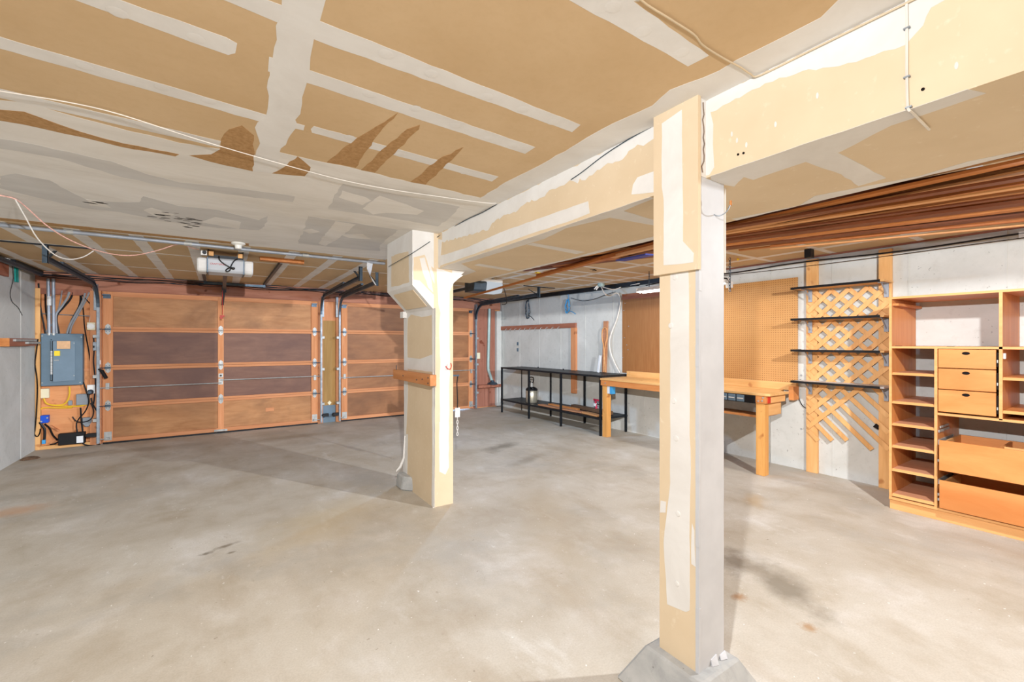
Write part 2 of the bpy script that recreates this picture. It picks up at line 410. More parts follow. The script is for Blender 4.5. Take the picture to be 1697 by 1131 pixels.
def patch(parent, name, mat, plane, val, pts, th=0.002, amp=0.006, px=True, step=0.05):
    if px: P = [{'x': lambda a, b: onx(a, b, val), 'y': lambda a, b: ony(a, b, val), 'z': lambda a, b: onz(a, b, val)}[plane](*p) for p in pts]
    else: P = [Vector(p) for p in pts]
    P = ragged(P, amp, step)
    i = 'xyz'.index(plane); PC[0] += 1; th = th * 0.25 + (PC[0] % 60) * 0.000012
    for q in P: q[i] = val
    return MB().prism(P, NORM[plane] * th).build(name, mat, parent)

# ================================================================== SETTING
def struct(o, label, cat): return tag(o, label, cat, kind='structure')
floor = struct(box(XL - 0.2, XR + 0.2, YF - 0.2, YB + 0.12, -0.15, 0).build('floor', 'floor', None), 'stained concrete garage floor', 'floor')
struct(box(-5, 9, YB + 0.12, 14, -0.15, -0.004).build('driveway', 'driveway', None), 'concrete driveway outside the garage doors', 'driveway')
ceiling = struct(box(XL - 0.2, XR + 0.2, YF - 0.2, YB + 0.14, ZC, ZC + 0.15).build('ceiling', 'paper', None), 'unpainted drywall ceiling with taped joints', 'ceiling')
wall_left = struct(box(XL - 0.2, XL, YF, YB + 0.14, 0, ZC).build('wall_left', 'concrete_wall', None), 'bare grey concrete wall at the left', 'wall')
YK, XE = 4.6, 5.185            # the cast wall leans inwards towards the far corner
def XW(y): return XR if y < YK else XR + (XE - XR) * (y - YK) / (YB - YK)
def onw(px, py, off):
    x = XR - off
    for _ in range(8): q = onx(px, py, x); x = XW(q.y) - off
    return q
def along(y0, y1, o0, o1, z0, z1):
    """bar following the right wall, from offset o0 to o1 in front of it"""
    return MB().prism([(XW(y0) - o0, y0, z0), (XW(y1) - o0, y1, z0), (XW(y1) - o1, y1, z0), (XW(y0) - o1, y0, z0)], (0, 0, z1 - z0))
wall_right = struct(MB().prism([(XR, YF, 0), (XR, YK, 0), (XW(YB + 0.14), YB + 0.14, 0), (XR + 0.2, YB + 0.14, 0), (XR + 0.2, YF, 0)], (0, 0, ZC)).build('wall_right', 'concrete_wall', None), 'bare cast concrete wall behind the workbench', 'wall')
struct(box(XL, XR, YF - 0.2, YF, 0, ZC).build('wall_rear', 'paper_lit', None), 'drywall wall behind the viewpoint', 'wall')
# door wall : sheathing round the two openings
D1, D2, ZD = (-1.36, 1.41), (1.80, 4.46), 2.13
wb = MB()
for x0, x1, z0, z1 in ((XL, D1[0] + 0.06, 0, ZC), (D1[1] - 0.06, D2[0] + 0.06, 0, ZC), (D2[1] - 0.03, XE, 0, ZC), (D1[0] + 0.06, D1[1] - 0.06, ZD - 0.05, ZC), (D2[0] + 0.06, D2[1] - 0.03, ZD - 0.05, ZC)):
    wb.box(x0, x1, YB, YB + 0.12, z0, z1)
wall_back = struct(wb.build('wall_back', 'plywood', None), 'wood framed wall holding the two garage doors', 'wall')
# concrete form seams (cast ridges and lift line)
for i, y in enumerate([8.22 - 0.62 * j for j in range(17)]):
    mb = MB(); zz = [0.0 + 0.118 * q for q in range(21)]
    for q in range(20):
        o = random.uniform(-0.002, 0.002); t = random.choice((0.003, 0.004, 0.006))
        mb.box(XW(y) - t, XW(y) + 0.002, y + o - 0.004, y + o + 0.004, zz[q], min(ZC, zz[q + 1]))
    mb.build('form_seam', 'concrete_wall', wall_right)
for y in (7.78, 7.0, 5.6):
    box(XL - 0.002, XL + 0.004, y - 0.004, y + 0.004, 0, ZC).build('form_seam', 'concrete_wall', wall_left)
# tie holes of the cast wall
for y in [7.9 - 0.62 * j for j in range(12)]:
    for z in (0.45, 1.05, 1.62):
        if random.random() < 0.6:
            MB().cyl((XW(y) - 0.0015, y, z), (XW(y) + 0.01, y, z), 0.012, 10).build('tie_hole', 'concrete_footing', wall_right)

# ------------------------------------------------------------------ ceiling: joint compound
def cp(name, mat, pts, th=0.002, amp=0.005, val=ZC): return patch(ceiling, name, mat, 'z', val, pts, th, amp)
cp('joint_compound', 'mud', [(-150, -95), (200, 0), (375, 62), (393, 72), (390, 88), (378, 91), (125, 0), (-150, -75)], 0.002, 0.003)
cp('joint_compound', 'mud', [(-150, 17), (440, 190), (505, 208), (503, 216), (435, 203), (-150, 38)], 0.002, 0.003)
cp('joint_compound', 'mud', [(250, -90), (250, -50), (462, 38), (525, 67), (948, 219), (962, 207), (531, 35), (430, -5)], 0.002, 0.003)
cp('joint_compound', 'mud', [(446, 94), (444, 118), (508, 137), (870, 255), (887, 244), (515, 117)], 0.002, 0.003)
cp('joint_compound', 'mud', [(520, 209), (515, 214), (517, 220), (815, 301), (826, 293)], 0.002, 0.003)
cp('joint_compound', 'mud', [(-150, 122), (0, 147), (366, 234), (363, 244), (0, 162), (-150, 138)], 0.002, 0.003)
cp('joint_compound', 'mud', [(946, -5), (1050, 2), (1175, 92), (1140, 110), (1085, 78), (940, -2)], 0.002, 0.002)
cp('joint_compound', 'mud', [(860, -60), (1050, -30), (1060, 2), (945, 0)], 0.002, 0.002)
# butt seam running towards the doors
cp('joint_compound', 'mud', crop(0, 0, 3.03, [(1430, -160), (1415, 0), (1390, 200), (1350, 480), (1320, 600), (1280, 640), (1300, 700), (1265, 860), (1390, 870), (1410, 745), (1480, 650), (1530, 450), (1570, 230), (1600, 130), (1635, 0), (1680, -160)]), 0.003, 0.01)
# wide skimmed zone before the conduit
zone = [(-160, 140), (0, 166), (43, 170), (130, 195), (297, 237), (366, 247), (380, 262), (462, 252), (542, 270), (598, 282), (680, 302), (703, 306), (796, 328), (826, 334)]
zone = [onz(*p) for p in zone] + [Vector((XB0, 2.45, ZC)), Vector((XB0, 5.02, ZC))] + [onz(*p) for p in ((640, 431), (450, 411), (313, 399), (106, 377), (0, 361))] + [Vector((XL, 5.02, ZC)), Vector((XL, 2.5, ZC))]
patch(ceiling, 'joint_compound', 'mud_thin', 'z', ZC, zone, 0.0015, 0.008, px=False)
# strip along the beam
edge = [(796, 328), (844, 299), (900, 271), (960, 236), (1017, 204), (1081, 175), (1110, 149), (1192, 117), (1221, 99), (1300, 60), (1360, 29), (1389, 0), (1480, -60)]
P = [onz(*p) for p in edge]; yl = P[-1].y
patch(ceiling, 'joint_compound', 'mud', 'z', ZC, P + [Vector((XB0 + 0.01, yl, ZC)), Vector((XB0 + 0.01, 2.5, ZC))], 0.0028, 0.005, px=False)
# grey skim patches
T = 0.0026
for s, pts in (((0, 180, 3.03), [(-200, 120), (0, 150), (200, 185), (560, 265), (740, 330), (900, 370), (1200, 400), (1480, 440), (1470, 470), (1140, 430), (900, 395), (750, 375), (560, 330), (300, 250), (100, 215), (-200, 170)]),
               ((0, 180, 3.03), [(0, 340), (80, 325), (250, 360), (340, 410), (440, 460), (600, 470), (700, 470), (720, 440), (900, 490), (1100, 510), (1300, 560), (1350, 530), (1330, 590), (1300, 610), (1100, 600), (800, 560), (600, 520), (420, 500), (200, 450), (0, 400)]),
               ((420, 180, 3.535), [(525, 440), (680, 470), (1210, 575), (1150, 640), (1080, 690), (800, 640), (440, 590), (470, 520)]),
               ((420, 180, 3.535), [(320, 630), (850, 710), (740, 800), (740, 835), (500, 815), (260, 790), (300, 700)])):
    cp('skim_patch', 'gray', crop(*s, pts), T, 0.008)
for s, pts in (((420, 180, 3.535), [(640, 585), (700, 540), (740, 510), (860, 550), (1000, 600), (960, 622), (780, 610), (700, 620)]),
               ((420, 180, 3.535), [(520, 480), (660, 520), (690, 540), (640, 565), (500, 520)]),
               ((420, 180, 3.535), [(480, 660), (600, 680), (500, 760), (420, 805), (380, 790)]),
               ((420, 180, 3.535), [(285, 712), (340, 705), (390, 722), (330, 733)]),
               ((420, 180, 3.535), [(510, 738), (640, 735), (690, 765), (560, 758)]),
               ((0, 180, 3.03), [(720, 510), (760, 498), (880, 535), (780, 540)]),
               ((0, 180, 3.03), [(1010, 570), (1080, 545), (1210, 570), (1200, 605)]),
               ((0, 180, 3.03), [(430, 455), (500, 465), (560, 500), (450, 485)])):
    cp('joint_compound', 'mud_thin', crop(*s, pts), 0.0036, 0.006)
# torn facing paper
for pts in (crop(0, 0, 3.03, [(-150, 520), (0, 550), (120, 560), (400, 660), (620, 720), (900, 775), (880, 785), (600, 735), (420, 690), (120, 625), (0, 605), (-150, 570)]),
            crop(0, 0, 3.03, [(1110, 700), (1150, 650), (1215, 630), (1275, 680), (1270, 860), (1130, 830), (1050, 810), (950, 780), (1060, 775), (1105, 750)]),
            crop(0, 0, 3.03, [(1365, 870), (1440, 830), (1495, 785), (1560, 840), (1530, 885)]),
            crop(420, 180, 3.535, [(430, 315), (540, 220), (680, 130), (845, 25), (740, 140), (600, 345)]),
            crop(420, 180, 3.535, [(630, 360), (780, 220), (900, 120), (975, 95), (970, 120), (830, 260), (710, 375)]),
            crop(420, 180, 3.535, [(920, 430), (1080, 300), (1230, 225), (1110, 350), (1010, 445)]),
            crop(0, 180, 3.03, [(0, 560), (400, 605), (930, 655), (1250, 690), (1250, 678), (930, 645), (400, 590), (0, 548)])):
    cp('torn_paper', 'torn', pts, 0.0032, 0.006)
# mildew spots
for i in range(34):
    t = random.random(); a, b = 255 + 80 * t + random.gauss(0, 8), 352 + 22 * t + random.gauss(0, 4)
    if i < 4: a, b = 148 + i * 7, 334 + random.random() * 4
    r = random.uniform(0.006, 0.02); q = onz(a, b)
    patch(ceiling, 'mildew_spot', 'mold', 'z', ZC, [q + Vector((r * 1.8 * math.cos(h), r * 0.6 * math.sin(h), 0)) for h in [j * math.pi / 4 for j in range(8)]], 0.0042, 0, px=False)
# fastener dimples on the strips
for (a, b) in ((195, 20), (325, 63), (140, 110), (268, 145), (345, 167), (640, 90), (715, 122), (807, 160), (866, 181), (916, 202), (612, 156), (689, 180), (755, 208), (810, 229), (850, 241), (580, 228), (663, 255), (770, 286), (1016, 11), (1066, 52), (1130, 87)):
    q = onz(a, b); MB().lathe([(0.026, -0.0008), (0.02, -0.0012), (0.006, -0.0015)], (q.x, q.y, ZC), 10).build('fastener_spot', 'mud', ceiling)
# far ceiling tape grid (left bay, past the conduit)
def tape(x0, x1, y0, y1, mat='mud_thin', th=0.0016, amp=0.004):
    patch(ceiling, 'joint_tape', mat, 'z', ZC, [(x0, y0, ZC), (x1, y0, ZC), (x1, y1, ZC), (x0, y1, ZC)], th, amp, px=False, step=0.12)
for x in (-1.86, -1.45, -1.03, -0.62, -0.22, 0.20, 0.64, 1.07, 1.46): tape(x - 0.05, x + 0.05, 5.04, YB - 0.05)
for y in (5.96, 7.2): tape(XL, 1.9, y - 0.022, y + 0.022, th=0.002)
# right bay ceiling
for x in (2.75, 3.5, 4.28, 5.0): tape(x - 0.045, x + 0.045, 0.2, YB - 0.05)
for y in (0.6, 1.3, 2.0, 2.6, 3.1, 3.6, 4.05, 4.4, 4.7, 4.97, 5.4, 5.96, 6.6, 7.2): tape(2.26, XR, y - 0.03, y + 0.03, th=0.002)

# ------------------------------------------------------------------ boxed beam
beam = struct(box(XB0, XB1, YF, YBE, ZB, ZC).build('ceiling_beam', 'paper_lit', None), 'drywall boxed beam running between the two columns', 'beam')
o7 = (700, 200, 4.039)
top_edge = crop(*o7, [(130, 815), (350, 755), (410, 730), (440, 735), (480, 680), (560, 630), (640, 600), (700, 545), (800, 515), (850, 465), (920, 440), (985, 400), (1010, 405), (1040, 420), (1055, 385), (1090, 400), (1170, 330), (1240, 285), (1340, 260), (1440, 160), (1480, 170), (1550, 120)])
P = [onx(*p, XB0) for p in top_edge]
patch(beam, 'joint_compound', 'mud', 'x', XB0, P + [Vector((XB0, P[-1].y, ZC)), Vector((XB0, P[0].y, ZC))], 0.002, 0.009, px=False, step=0.022)
patch(beam, 'joint_compound', 'mud', 'x', XB0, crop(*o7, [(105, 910), (300, 850), (520, 750), (880, 620), (1110, 540), (1120, 620), (1000, 668), (650, 785), (110, 975)]), 0.002, 0.002)
patch(beam, 'joint_compound', 'mud', 'x', XB0, crop(*o7, [(1400, 495), (1410, 430), (1440, 380), (1520, 350), (1550, 340), (1550, 480)]), 0.002, 0.003)
patch(beam, 'joint_compound', 'mud', 'x', XB0, crop(*o7, [(85, 990), (90, 790), (130, 800), (118, 985)]), 0.0025, 0.002)
o6 = (1150, 0, 3.102)
e2 = [onx(*p, XB0) for p in crop(*o6, [(20, 600), (80, 580), (180, 530), (270, 480), (440, 400), (560, 365), (750, 340), (880, 300), (1090, 230), (1180, 130), (1220, 40), (1310, -10), (1500, -90)])]
patch(beam, 'joint_compound', 'mud', 'x', XB0, e2 + [Vector((XB0, e2[-1].y, ZC)), Vector((XB0, e2[0].y, ZC))], 0.002, 0.005, px=False, step=0.02)
patch(beam, 'joint_compound', 'mud', 'x', XB0, crop(*o6, [(20, 560), (85, 575), (100, 640), (98, 740), (105, 860), (80, 900), (20, 915)]), 0.0026, 0.003)
# paint scuffs
for a, b in crop(*o6, [(195, 690), (222, 722), (635, 492), (1350, 338), (270, 745), (420, 640)]):
    q = onx(a, b, XB0); patch(beam, 'compound_spot', 'mud', 'x', XB0, [q + Vector((0, 0.004 * math.cos(h), 0.010 * math.sin(h))) for h in [j * math.pi / 4 for j in range(8)]], 0.003, 0.001, px=False)
for a, b in crop(*o6, [(1178, 460), (228, 795), (256, 788)]):
    q = onx(a, b, XB0); MB().cyl(q + Vector((-0.003, 0, 0)), q + Vector((0.004, 0, 0)), 0.004, 10).build('nail_hole', 'hole', beam)
# underside
o2 = (1160, 230, 3.16)
def bp(mat, pts, th=0.0018, amp=0.003): patch(beam, 'joint_compound', mat, 'z', ZB, pts, th, amp)
bp('mud', crop(*o2, [(55, 195), (640, -5), (1000, -125), (1400, -260), (1500, -240), (1000, -70), (730, 70), (560, 118), (420, 165), (280, 215), (230, 200), (180, 250), (60, 230)]))
bp('mud', crop(*o2, [(550, 118), (715, 70), (975, 205), (830, 247), (740, 185)]), 0.0022)
def rear(pts):
    Q = [onz(*p, ZB) for p in pts]; return Q + [Vector((XB1, Q[-1].y, ZB)), Vector((XB1, Q[0].y, ZB))]
patch(beam, 'joint_compound', 'mud', 'z', ZB, rear(crop(*o2, [(165, 420), (520, 350), (600, 300), (1150, 195), (1400, 120), (1697, 60), (2000, -40)])), 0.002, 0.003, px=False)
patch(beam, 'joint_compound', 'mud', 'z', ZB, rear(crop(*o7, [(400, 1062), (800, 965), (1000, 920), (1300, 835), (1550, 775), (1700, 740)])), 0.002, 0.003, px=False)
fr = [onz(*p, ZB) for p in crop(*o7, [(250, 960), (330, 940), (820, 790), (960, 720), (1250, 650), (1380, 590), (1550, 520)])]
patch(beam, 'joint_compound', 'mud', 'z', ZB, fr + [Vector((XB0, fr[-1].y, ZB)), Vector((XB0, 3.53, ZB))], 0.002, 0.003, px=False)
bp('mud', crop(*o7, [(345, 968), (380, 958), (620, 998), (580, 1005)]), 0.0022, 0.002)
bp('mud', crop(*o7, [(700, 830), (740, 818), (1090, 880), (1030, 893)]), 0.0022, 0.002)
bp('mud', crop(*o7, [(1250, 648), (1330, 600), (1560, 668), (1560, 702)]), 0.0022, 0.002)
bp('mud', crop(*o7, [(100, 995), (250, 955), (360, 1010), (270, 1040), (200, 1040)]), 0.0024, 0.004)

# ------------------------------------------------------------------ near column
cx0, cx1, cy0, cy1 = 1.523, 1.694, 1.012, 1.189
col1 = struct(thing('support_column', 'square drywall wrapped column on a concrete footing, nearest the viewpoint', 'column', (1.61, 1.10, 0)), None, None)
box(cx0, cx1, cy0, cy1, 0.12, ZB).build('shaft', 'paper_lit', col1)
MB().add([(1.395, 0.885, 0), (1.825, 0.885, 0), (1.825, 1.315, 0), (1.395, 1.315, 0), (1.482, 0.972, 0.155), (1.735, 0.972, 0.155), (1.735, 1.23, 0.155), (1.482, 1.23, 0.155)],
         [(0, 3, 2, 1), (4, 5, 6, 7), (0, 1, 5, 4), (1, 2, 6, 5), (2, 3, 7, 6), (3, 0, 4, 7)]).build('footing', 'concrete_footing', col1, 0.008)
box(1.505, cx0, 1.0, 1.205, 1.70, ZC).build('upper_panel', 'paper_lit', col1)
box(1.523, 1.5695, 1.008, 1.2, ZB, ZC).build('upper_panel', 'mud', col1)
box(cx1 - 0.004, 1.742, 1.03, 1.2, 1.71, ZB).build('side_panel', 'mud', col1)
# painted face towards the viewpoint
patch(col1, 'painted_face', 'column_paint', 'y', cy0, [(cx0 + 0.006, cy0, 0.15), (cx1, cy0, 0.15), (cx1, cy0, ZB), (cx0 + 0.006, cy0, ZB)], 0.003, 0.0012, px=False)
# corner bead
mb = MB(); zz = 0.15
while zz < 2.05:
    h = random.uniform(0.03, 0.12); mb.box(cx0 - random.uniform(0.0, 0.003), cx0 + random.uniform(0.008, 0.014), cy0 - random.uniform(0.004, 0.006), cy0 + 0.01, zz, min(ZB, zz + h)); zz += h
mb.build('corner_bead', 'column_paint', col1)
def c1(pts, th=0.002, X=cx0, amp=0.002, mat='mud'): patch(col1, 'joint_compound', mat, 'x', X, pts, th, amp)
c1([(1111, 448), (1141, 448), (1143, 700), (1145, 790), (1143, 870), (1143, 960), (1143, 1012), (1137, 1015), (1106, 1002), (1104, 960), (1100, 900), (1111, 800)])
c1([(1147, 868), (1151, 880), (1153, 940), (1146, 935)], 0.003)
c1([(1095, 830), (1104, 832), (1103, 850), (1094, 850)], 0.003)
c1([(1097, 205), (1130, 182), (1132, 400), (1150, 420), (1149, 435), (1100, 440), (1100, 330), (1097, 310)], 0.002, 1.505)
for a, b in ((1112, 540), (1117, 665), (1121, 727), (1124, 852), (1122, 968), (1119, 460)):
    q = onx(a, b, cx0); MB().lathe([(0.012, -0.001), (0.010, -0.0035), (0.003, -0.004)], (cx0, q.y, q.z), 10, 'x').build('fastener_spot', 'mud', col1)
# loose edge of cracked tape at the beam joint
P = [Vector((1.545 + random.uniform(-0.01, 0.01), 1.006, 2.075 + 0.27 * j / 12)) for j in range(13)]
MB().tube(P, 0.0018, 5).build('crack', 'dirt', col1)
# paint spatter and torn wrap at the foot
for (xa, za, wd_, hh) in ((1.60, 0.156, 0.03, 0.03), (1.66, 0.157, 0.03, 0.02)):
    MB().prism([(xa, cy0 - 0.012, za), (xa + wd_, cy0 - 0.02, za), (xa + wd_ * 1.3, cy0 - 0.005, za + hh), (xa + 0.004, cy0 - 0.004, za + hh * 0.7)], (0, 0.004, 0)).build('torn_wrap', 'column_paint', col1)
# wire hook at the top
hk = [ond(a, b, d) for a, b, d in ((1184, 312, 1.78), (1181, 330, 1.77), (1181, 352, 1.75), (1190, 358, 1.73), (1203, 352, 1.72), (1211, 338, 1.72))]
hook = solo(MB().tube(smoothpts(hk), 0.0022, 6), 'wire_hook', 'galvanized', 'bent steel wire hook high on the near column', 'hook', smooth=True)
MB().tube([hk[-1] + Vector((0, 0, -0.006)), hk[-1] + Vector((0, 0, 0.012))], 0.0045, 8).build('tip_cover', 'lumber_a', hook)

# ------------------------------------------------------------------ far pier
px0, px1, py0, py1 = 1.523, 1.711, 3.526, 4.24
pier = struct(thing('support_pier', 'drywall wrapped pier with an angled corbel and a wood block, in mid garage', 'column', (1.617, 3.88, 0)), None, None)
box(px0, px1, py0, py1, 0.0, ZC - 0.001).build('shaft', 'paper_lit', pier)
zc0, zc1 = 1.90, 1.70
MB().prism([(1.335, py0 - 0.004, ZC), (1.335, py0 - 0.004, zc0), (px0 + 0.004, py0 - 0.004, zc1), (px0 + 0.004, py0 - 0.004, ZC)], (0, py1 - 0.05 - py0, 0)).build('corbel', 'mud', pier)
# trimmed faces of the corbel show bare paper
o4 = (500, 400, 3.534)
patch(pier, 'bare_paper', 'paper_lit', 'x', 1.335, crop(*o4, [(525, 90), (560, 75), (625, 60), (630, 240), (580, 258), (525, 268)]), 0.002, 0.006)
patch(pier, 'bare_paper', 'paper_lit', 'y', py0 - 0.004, crop(*o4, [(655, 95), (720, 80), (740, 130), (780, 165), (780, 320), (690, 230), (655, 225)]), 0.002, 0.005)
patch(pier, 'joint_compound', 'mud', 'y', py0 - 0.0048, crop(*o4, [(690, 100), (720, 95), (760, 230), (770, 300), (740, 270), (705, 170)]), 0.002, 0.004)
patch(pier, 'joint_compound', 'mud', 'y', py0 - 0.0048, crop(*o4, [(735, 120), (752, 115), (775, 200), (778, 250), (760, 215)]), 0.002, 0.004)
a0, a1 = Vector((1.365, 3.58, 1.868)), Vector((1.49, 3.58, 1.735))
sl = (a1 - a0); nrm = Vector((sl.z, 0, -sl.x)).normalized()
MB().prism([a0, a1, a1 + Vector((0, 0.5, 0)), a0 + Vector((0, 0.5, 0))], nrm * (0.006 if nrm.x < 0 else -0.006)).build('bare_paper', 'paper_lit', pier)
box(1.485, px0 + 0.002, 4.17, py1 + 0.012, 1.66, 1.72).build('trim_end', 'mud', pier)
def pp(pts, th=0.002, amp=0.003): patch(pier, 'joint_compound', 'mud', 'x', px0, pts, th, amp)
pp(crop(*o4, [(598, 405), (625, 400), (622, 450), (618, 560), (620, 680), (622, 900), (612, 1131), (600, 1131)]))
pp(crop(*o4, [(762, 395), (784, 390), (782, 800), (781, 1131), (765, 1131), (762, 980), (770, 940), (765, 850), (775, 800), (765, 660)]))
pp(crop(*o4, [(618, 680), (690, 690), (762, 665), (780, 690), (780, 770), (640, 750), (605, 745)]))
pp(crop(*o4, [(600, 400), (780, 392), (775, 430), (700, 445), (640, 430), (620, 455)]))
pp([(670, 720), (676, 720), (675, 790), (667, 800)])
pp([(717, 720), (721, 720), (720, 842), (715, 838)])
patch(pier, 'joint_compound', 'mud', 'y', py0, crop(*o4, [(800, 372), (868, 250), (866, 300), (864, 500), (868, 700), (864, 900), (862, 1131), (812, 1131), (808, 900), (812, 700), (806, 500), (812, 420)]), 0.002, 0.003)
patch(pier, 'joint_compound', 'mud', 'y', py0, [(728, 700), (744, 700), (744, 775), (738, 787), (728, 782)], 0.002, 0.003)
patch(pier, 'joint_compound', 'mud', 'y', py0, crop(*o4, [(790, 160), (900, 190), (945, 200), (890, 245), (850, 330), (800, 370)]), 0.0025, 0.003)
# flared drywall flap under the beam end
box(px0 - 0.004, px0 + 0.012, py0 - 0.004, py0 + 0.012, 0.0, zc1).build('corner_bead', 'mud', pier)
MB().prism([(px1 - 0.01, py0 - 0.002, 2.058), (px1 + 0.12, py0 - 0.002, 2.058), (px1 - 0.01, py0 - 0.002, 1.95)], (0, 0.012, 0)).build('corner_flap', 'mud', pier)
# broken bit at the foot
MB().prism([(1.44, 4.10, 0), (1.525, 4.0, 0), (1.525, 4.26, 0), (1.44, 4.27, 0)], (0.02, 0, 0.13)).build('broken_corner', 'concrete_footing', pier, 0.012)
mb = MB().tube([(1.515, 4.20, 0.5), (1.51, 4.215, 0.28), (1.48, 4.235, 0.19), (1.44, 4.24, 0.15)], [0.006, 0.012, 0.014, 0.006], 6); mb.build('peeled_bead', 'mud', pier, smooth=True)
blk = solo(box(1.462, px0 - 0.003, 3.45, 4.40, 1.052, 1.145), 'wood_ledger_block', 'plank', 'short wooden board screwed across the middle of the far pier', 'board', bevel=0.003)
M_led = wood('ledger', (196, 126, 74), (214, 150, 100), 'y', 0.6).m; blk.data.materials[0] = M_led
for y, z in ((3.49, 1.12), (3.49, 1.075), (3.62, 1.1), (3.75, 1.085), (4.1, 1.1)):
    MB().cyl((1.458, y, z), (1.465, y, z), 0.006, 8).build('screw', 'steel_dark', blk)
box(1.47, 1.476, 4.33, 4.336, 1.145, 1.19).build('nail', 'steel_dark', blk)
hk = [ony(a, b, py0 - d) for a, b, d in ((739, 607, 0.0), (741, 611, 0.02), (746, 612, 0.03), (748, 607, 0.035), (747, 602, 0.035))]
solo(MB().tube(smoothpts(hk), 0.004, 8), 'screw_hook', 'red', 'red coated screw hook on the far pier', 'hook', smooth=True)
# cord with tag hanging off the pier's edge
q0 = ony(758, 668, 4.245); cx_ = q0.x
cd = thing('hanging_chain', 'dark cord and small chain with a white tag hanging beside the far pier', 'chain', (cx_, 4.245, 0.45))
box(px1 - 0.004, cx_ + 0.008, 4.215, 4.24, 1.06, 1.075).build('peg', 'steel_dark', cd)
MB().tube([(cx_, 4.235, 1.065), (cx_ - 0.006, 4.245, 0.98), (cx_ + 0.002, 4.245, 0.8), (cx_, 4.245, 0.72)], 0.006, 6).build('cord', 'black_plastic', cd)
box(cx_ - 0.028, cx_ + 0.028, 4.24, 4.25, 0.62, 0.72).build('tag', 'paper_white', cd)
mb = MB()
for i in range(6):
    z = 0.60 - i * 0.032; mb.tube([Vector((cx_ + 0.012 * math.cos(t) * (1 if i % 2 else 0.4), 4.245 + 0.012 * math.cos(t) * (0.4 if i % 2 else 1), z + 0.02 * math.sin(t))) for t in [j * math.pi / 5 for j in range(11)]], 0.0035, 5)
mb.build('chain', 'white_plastic', cd)

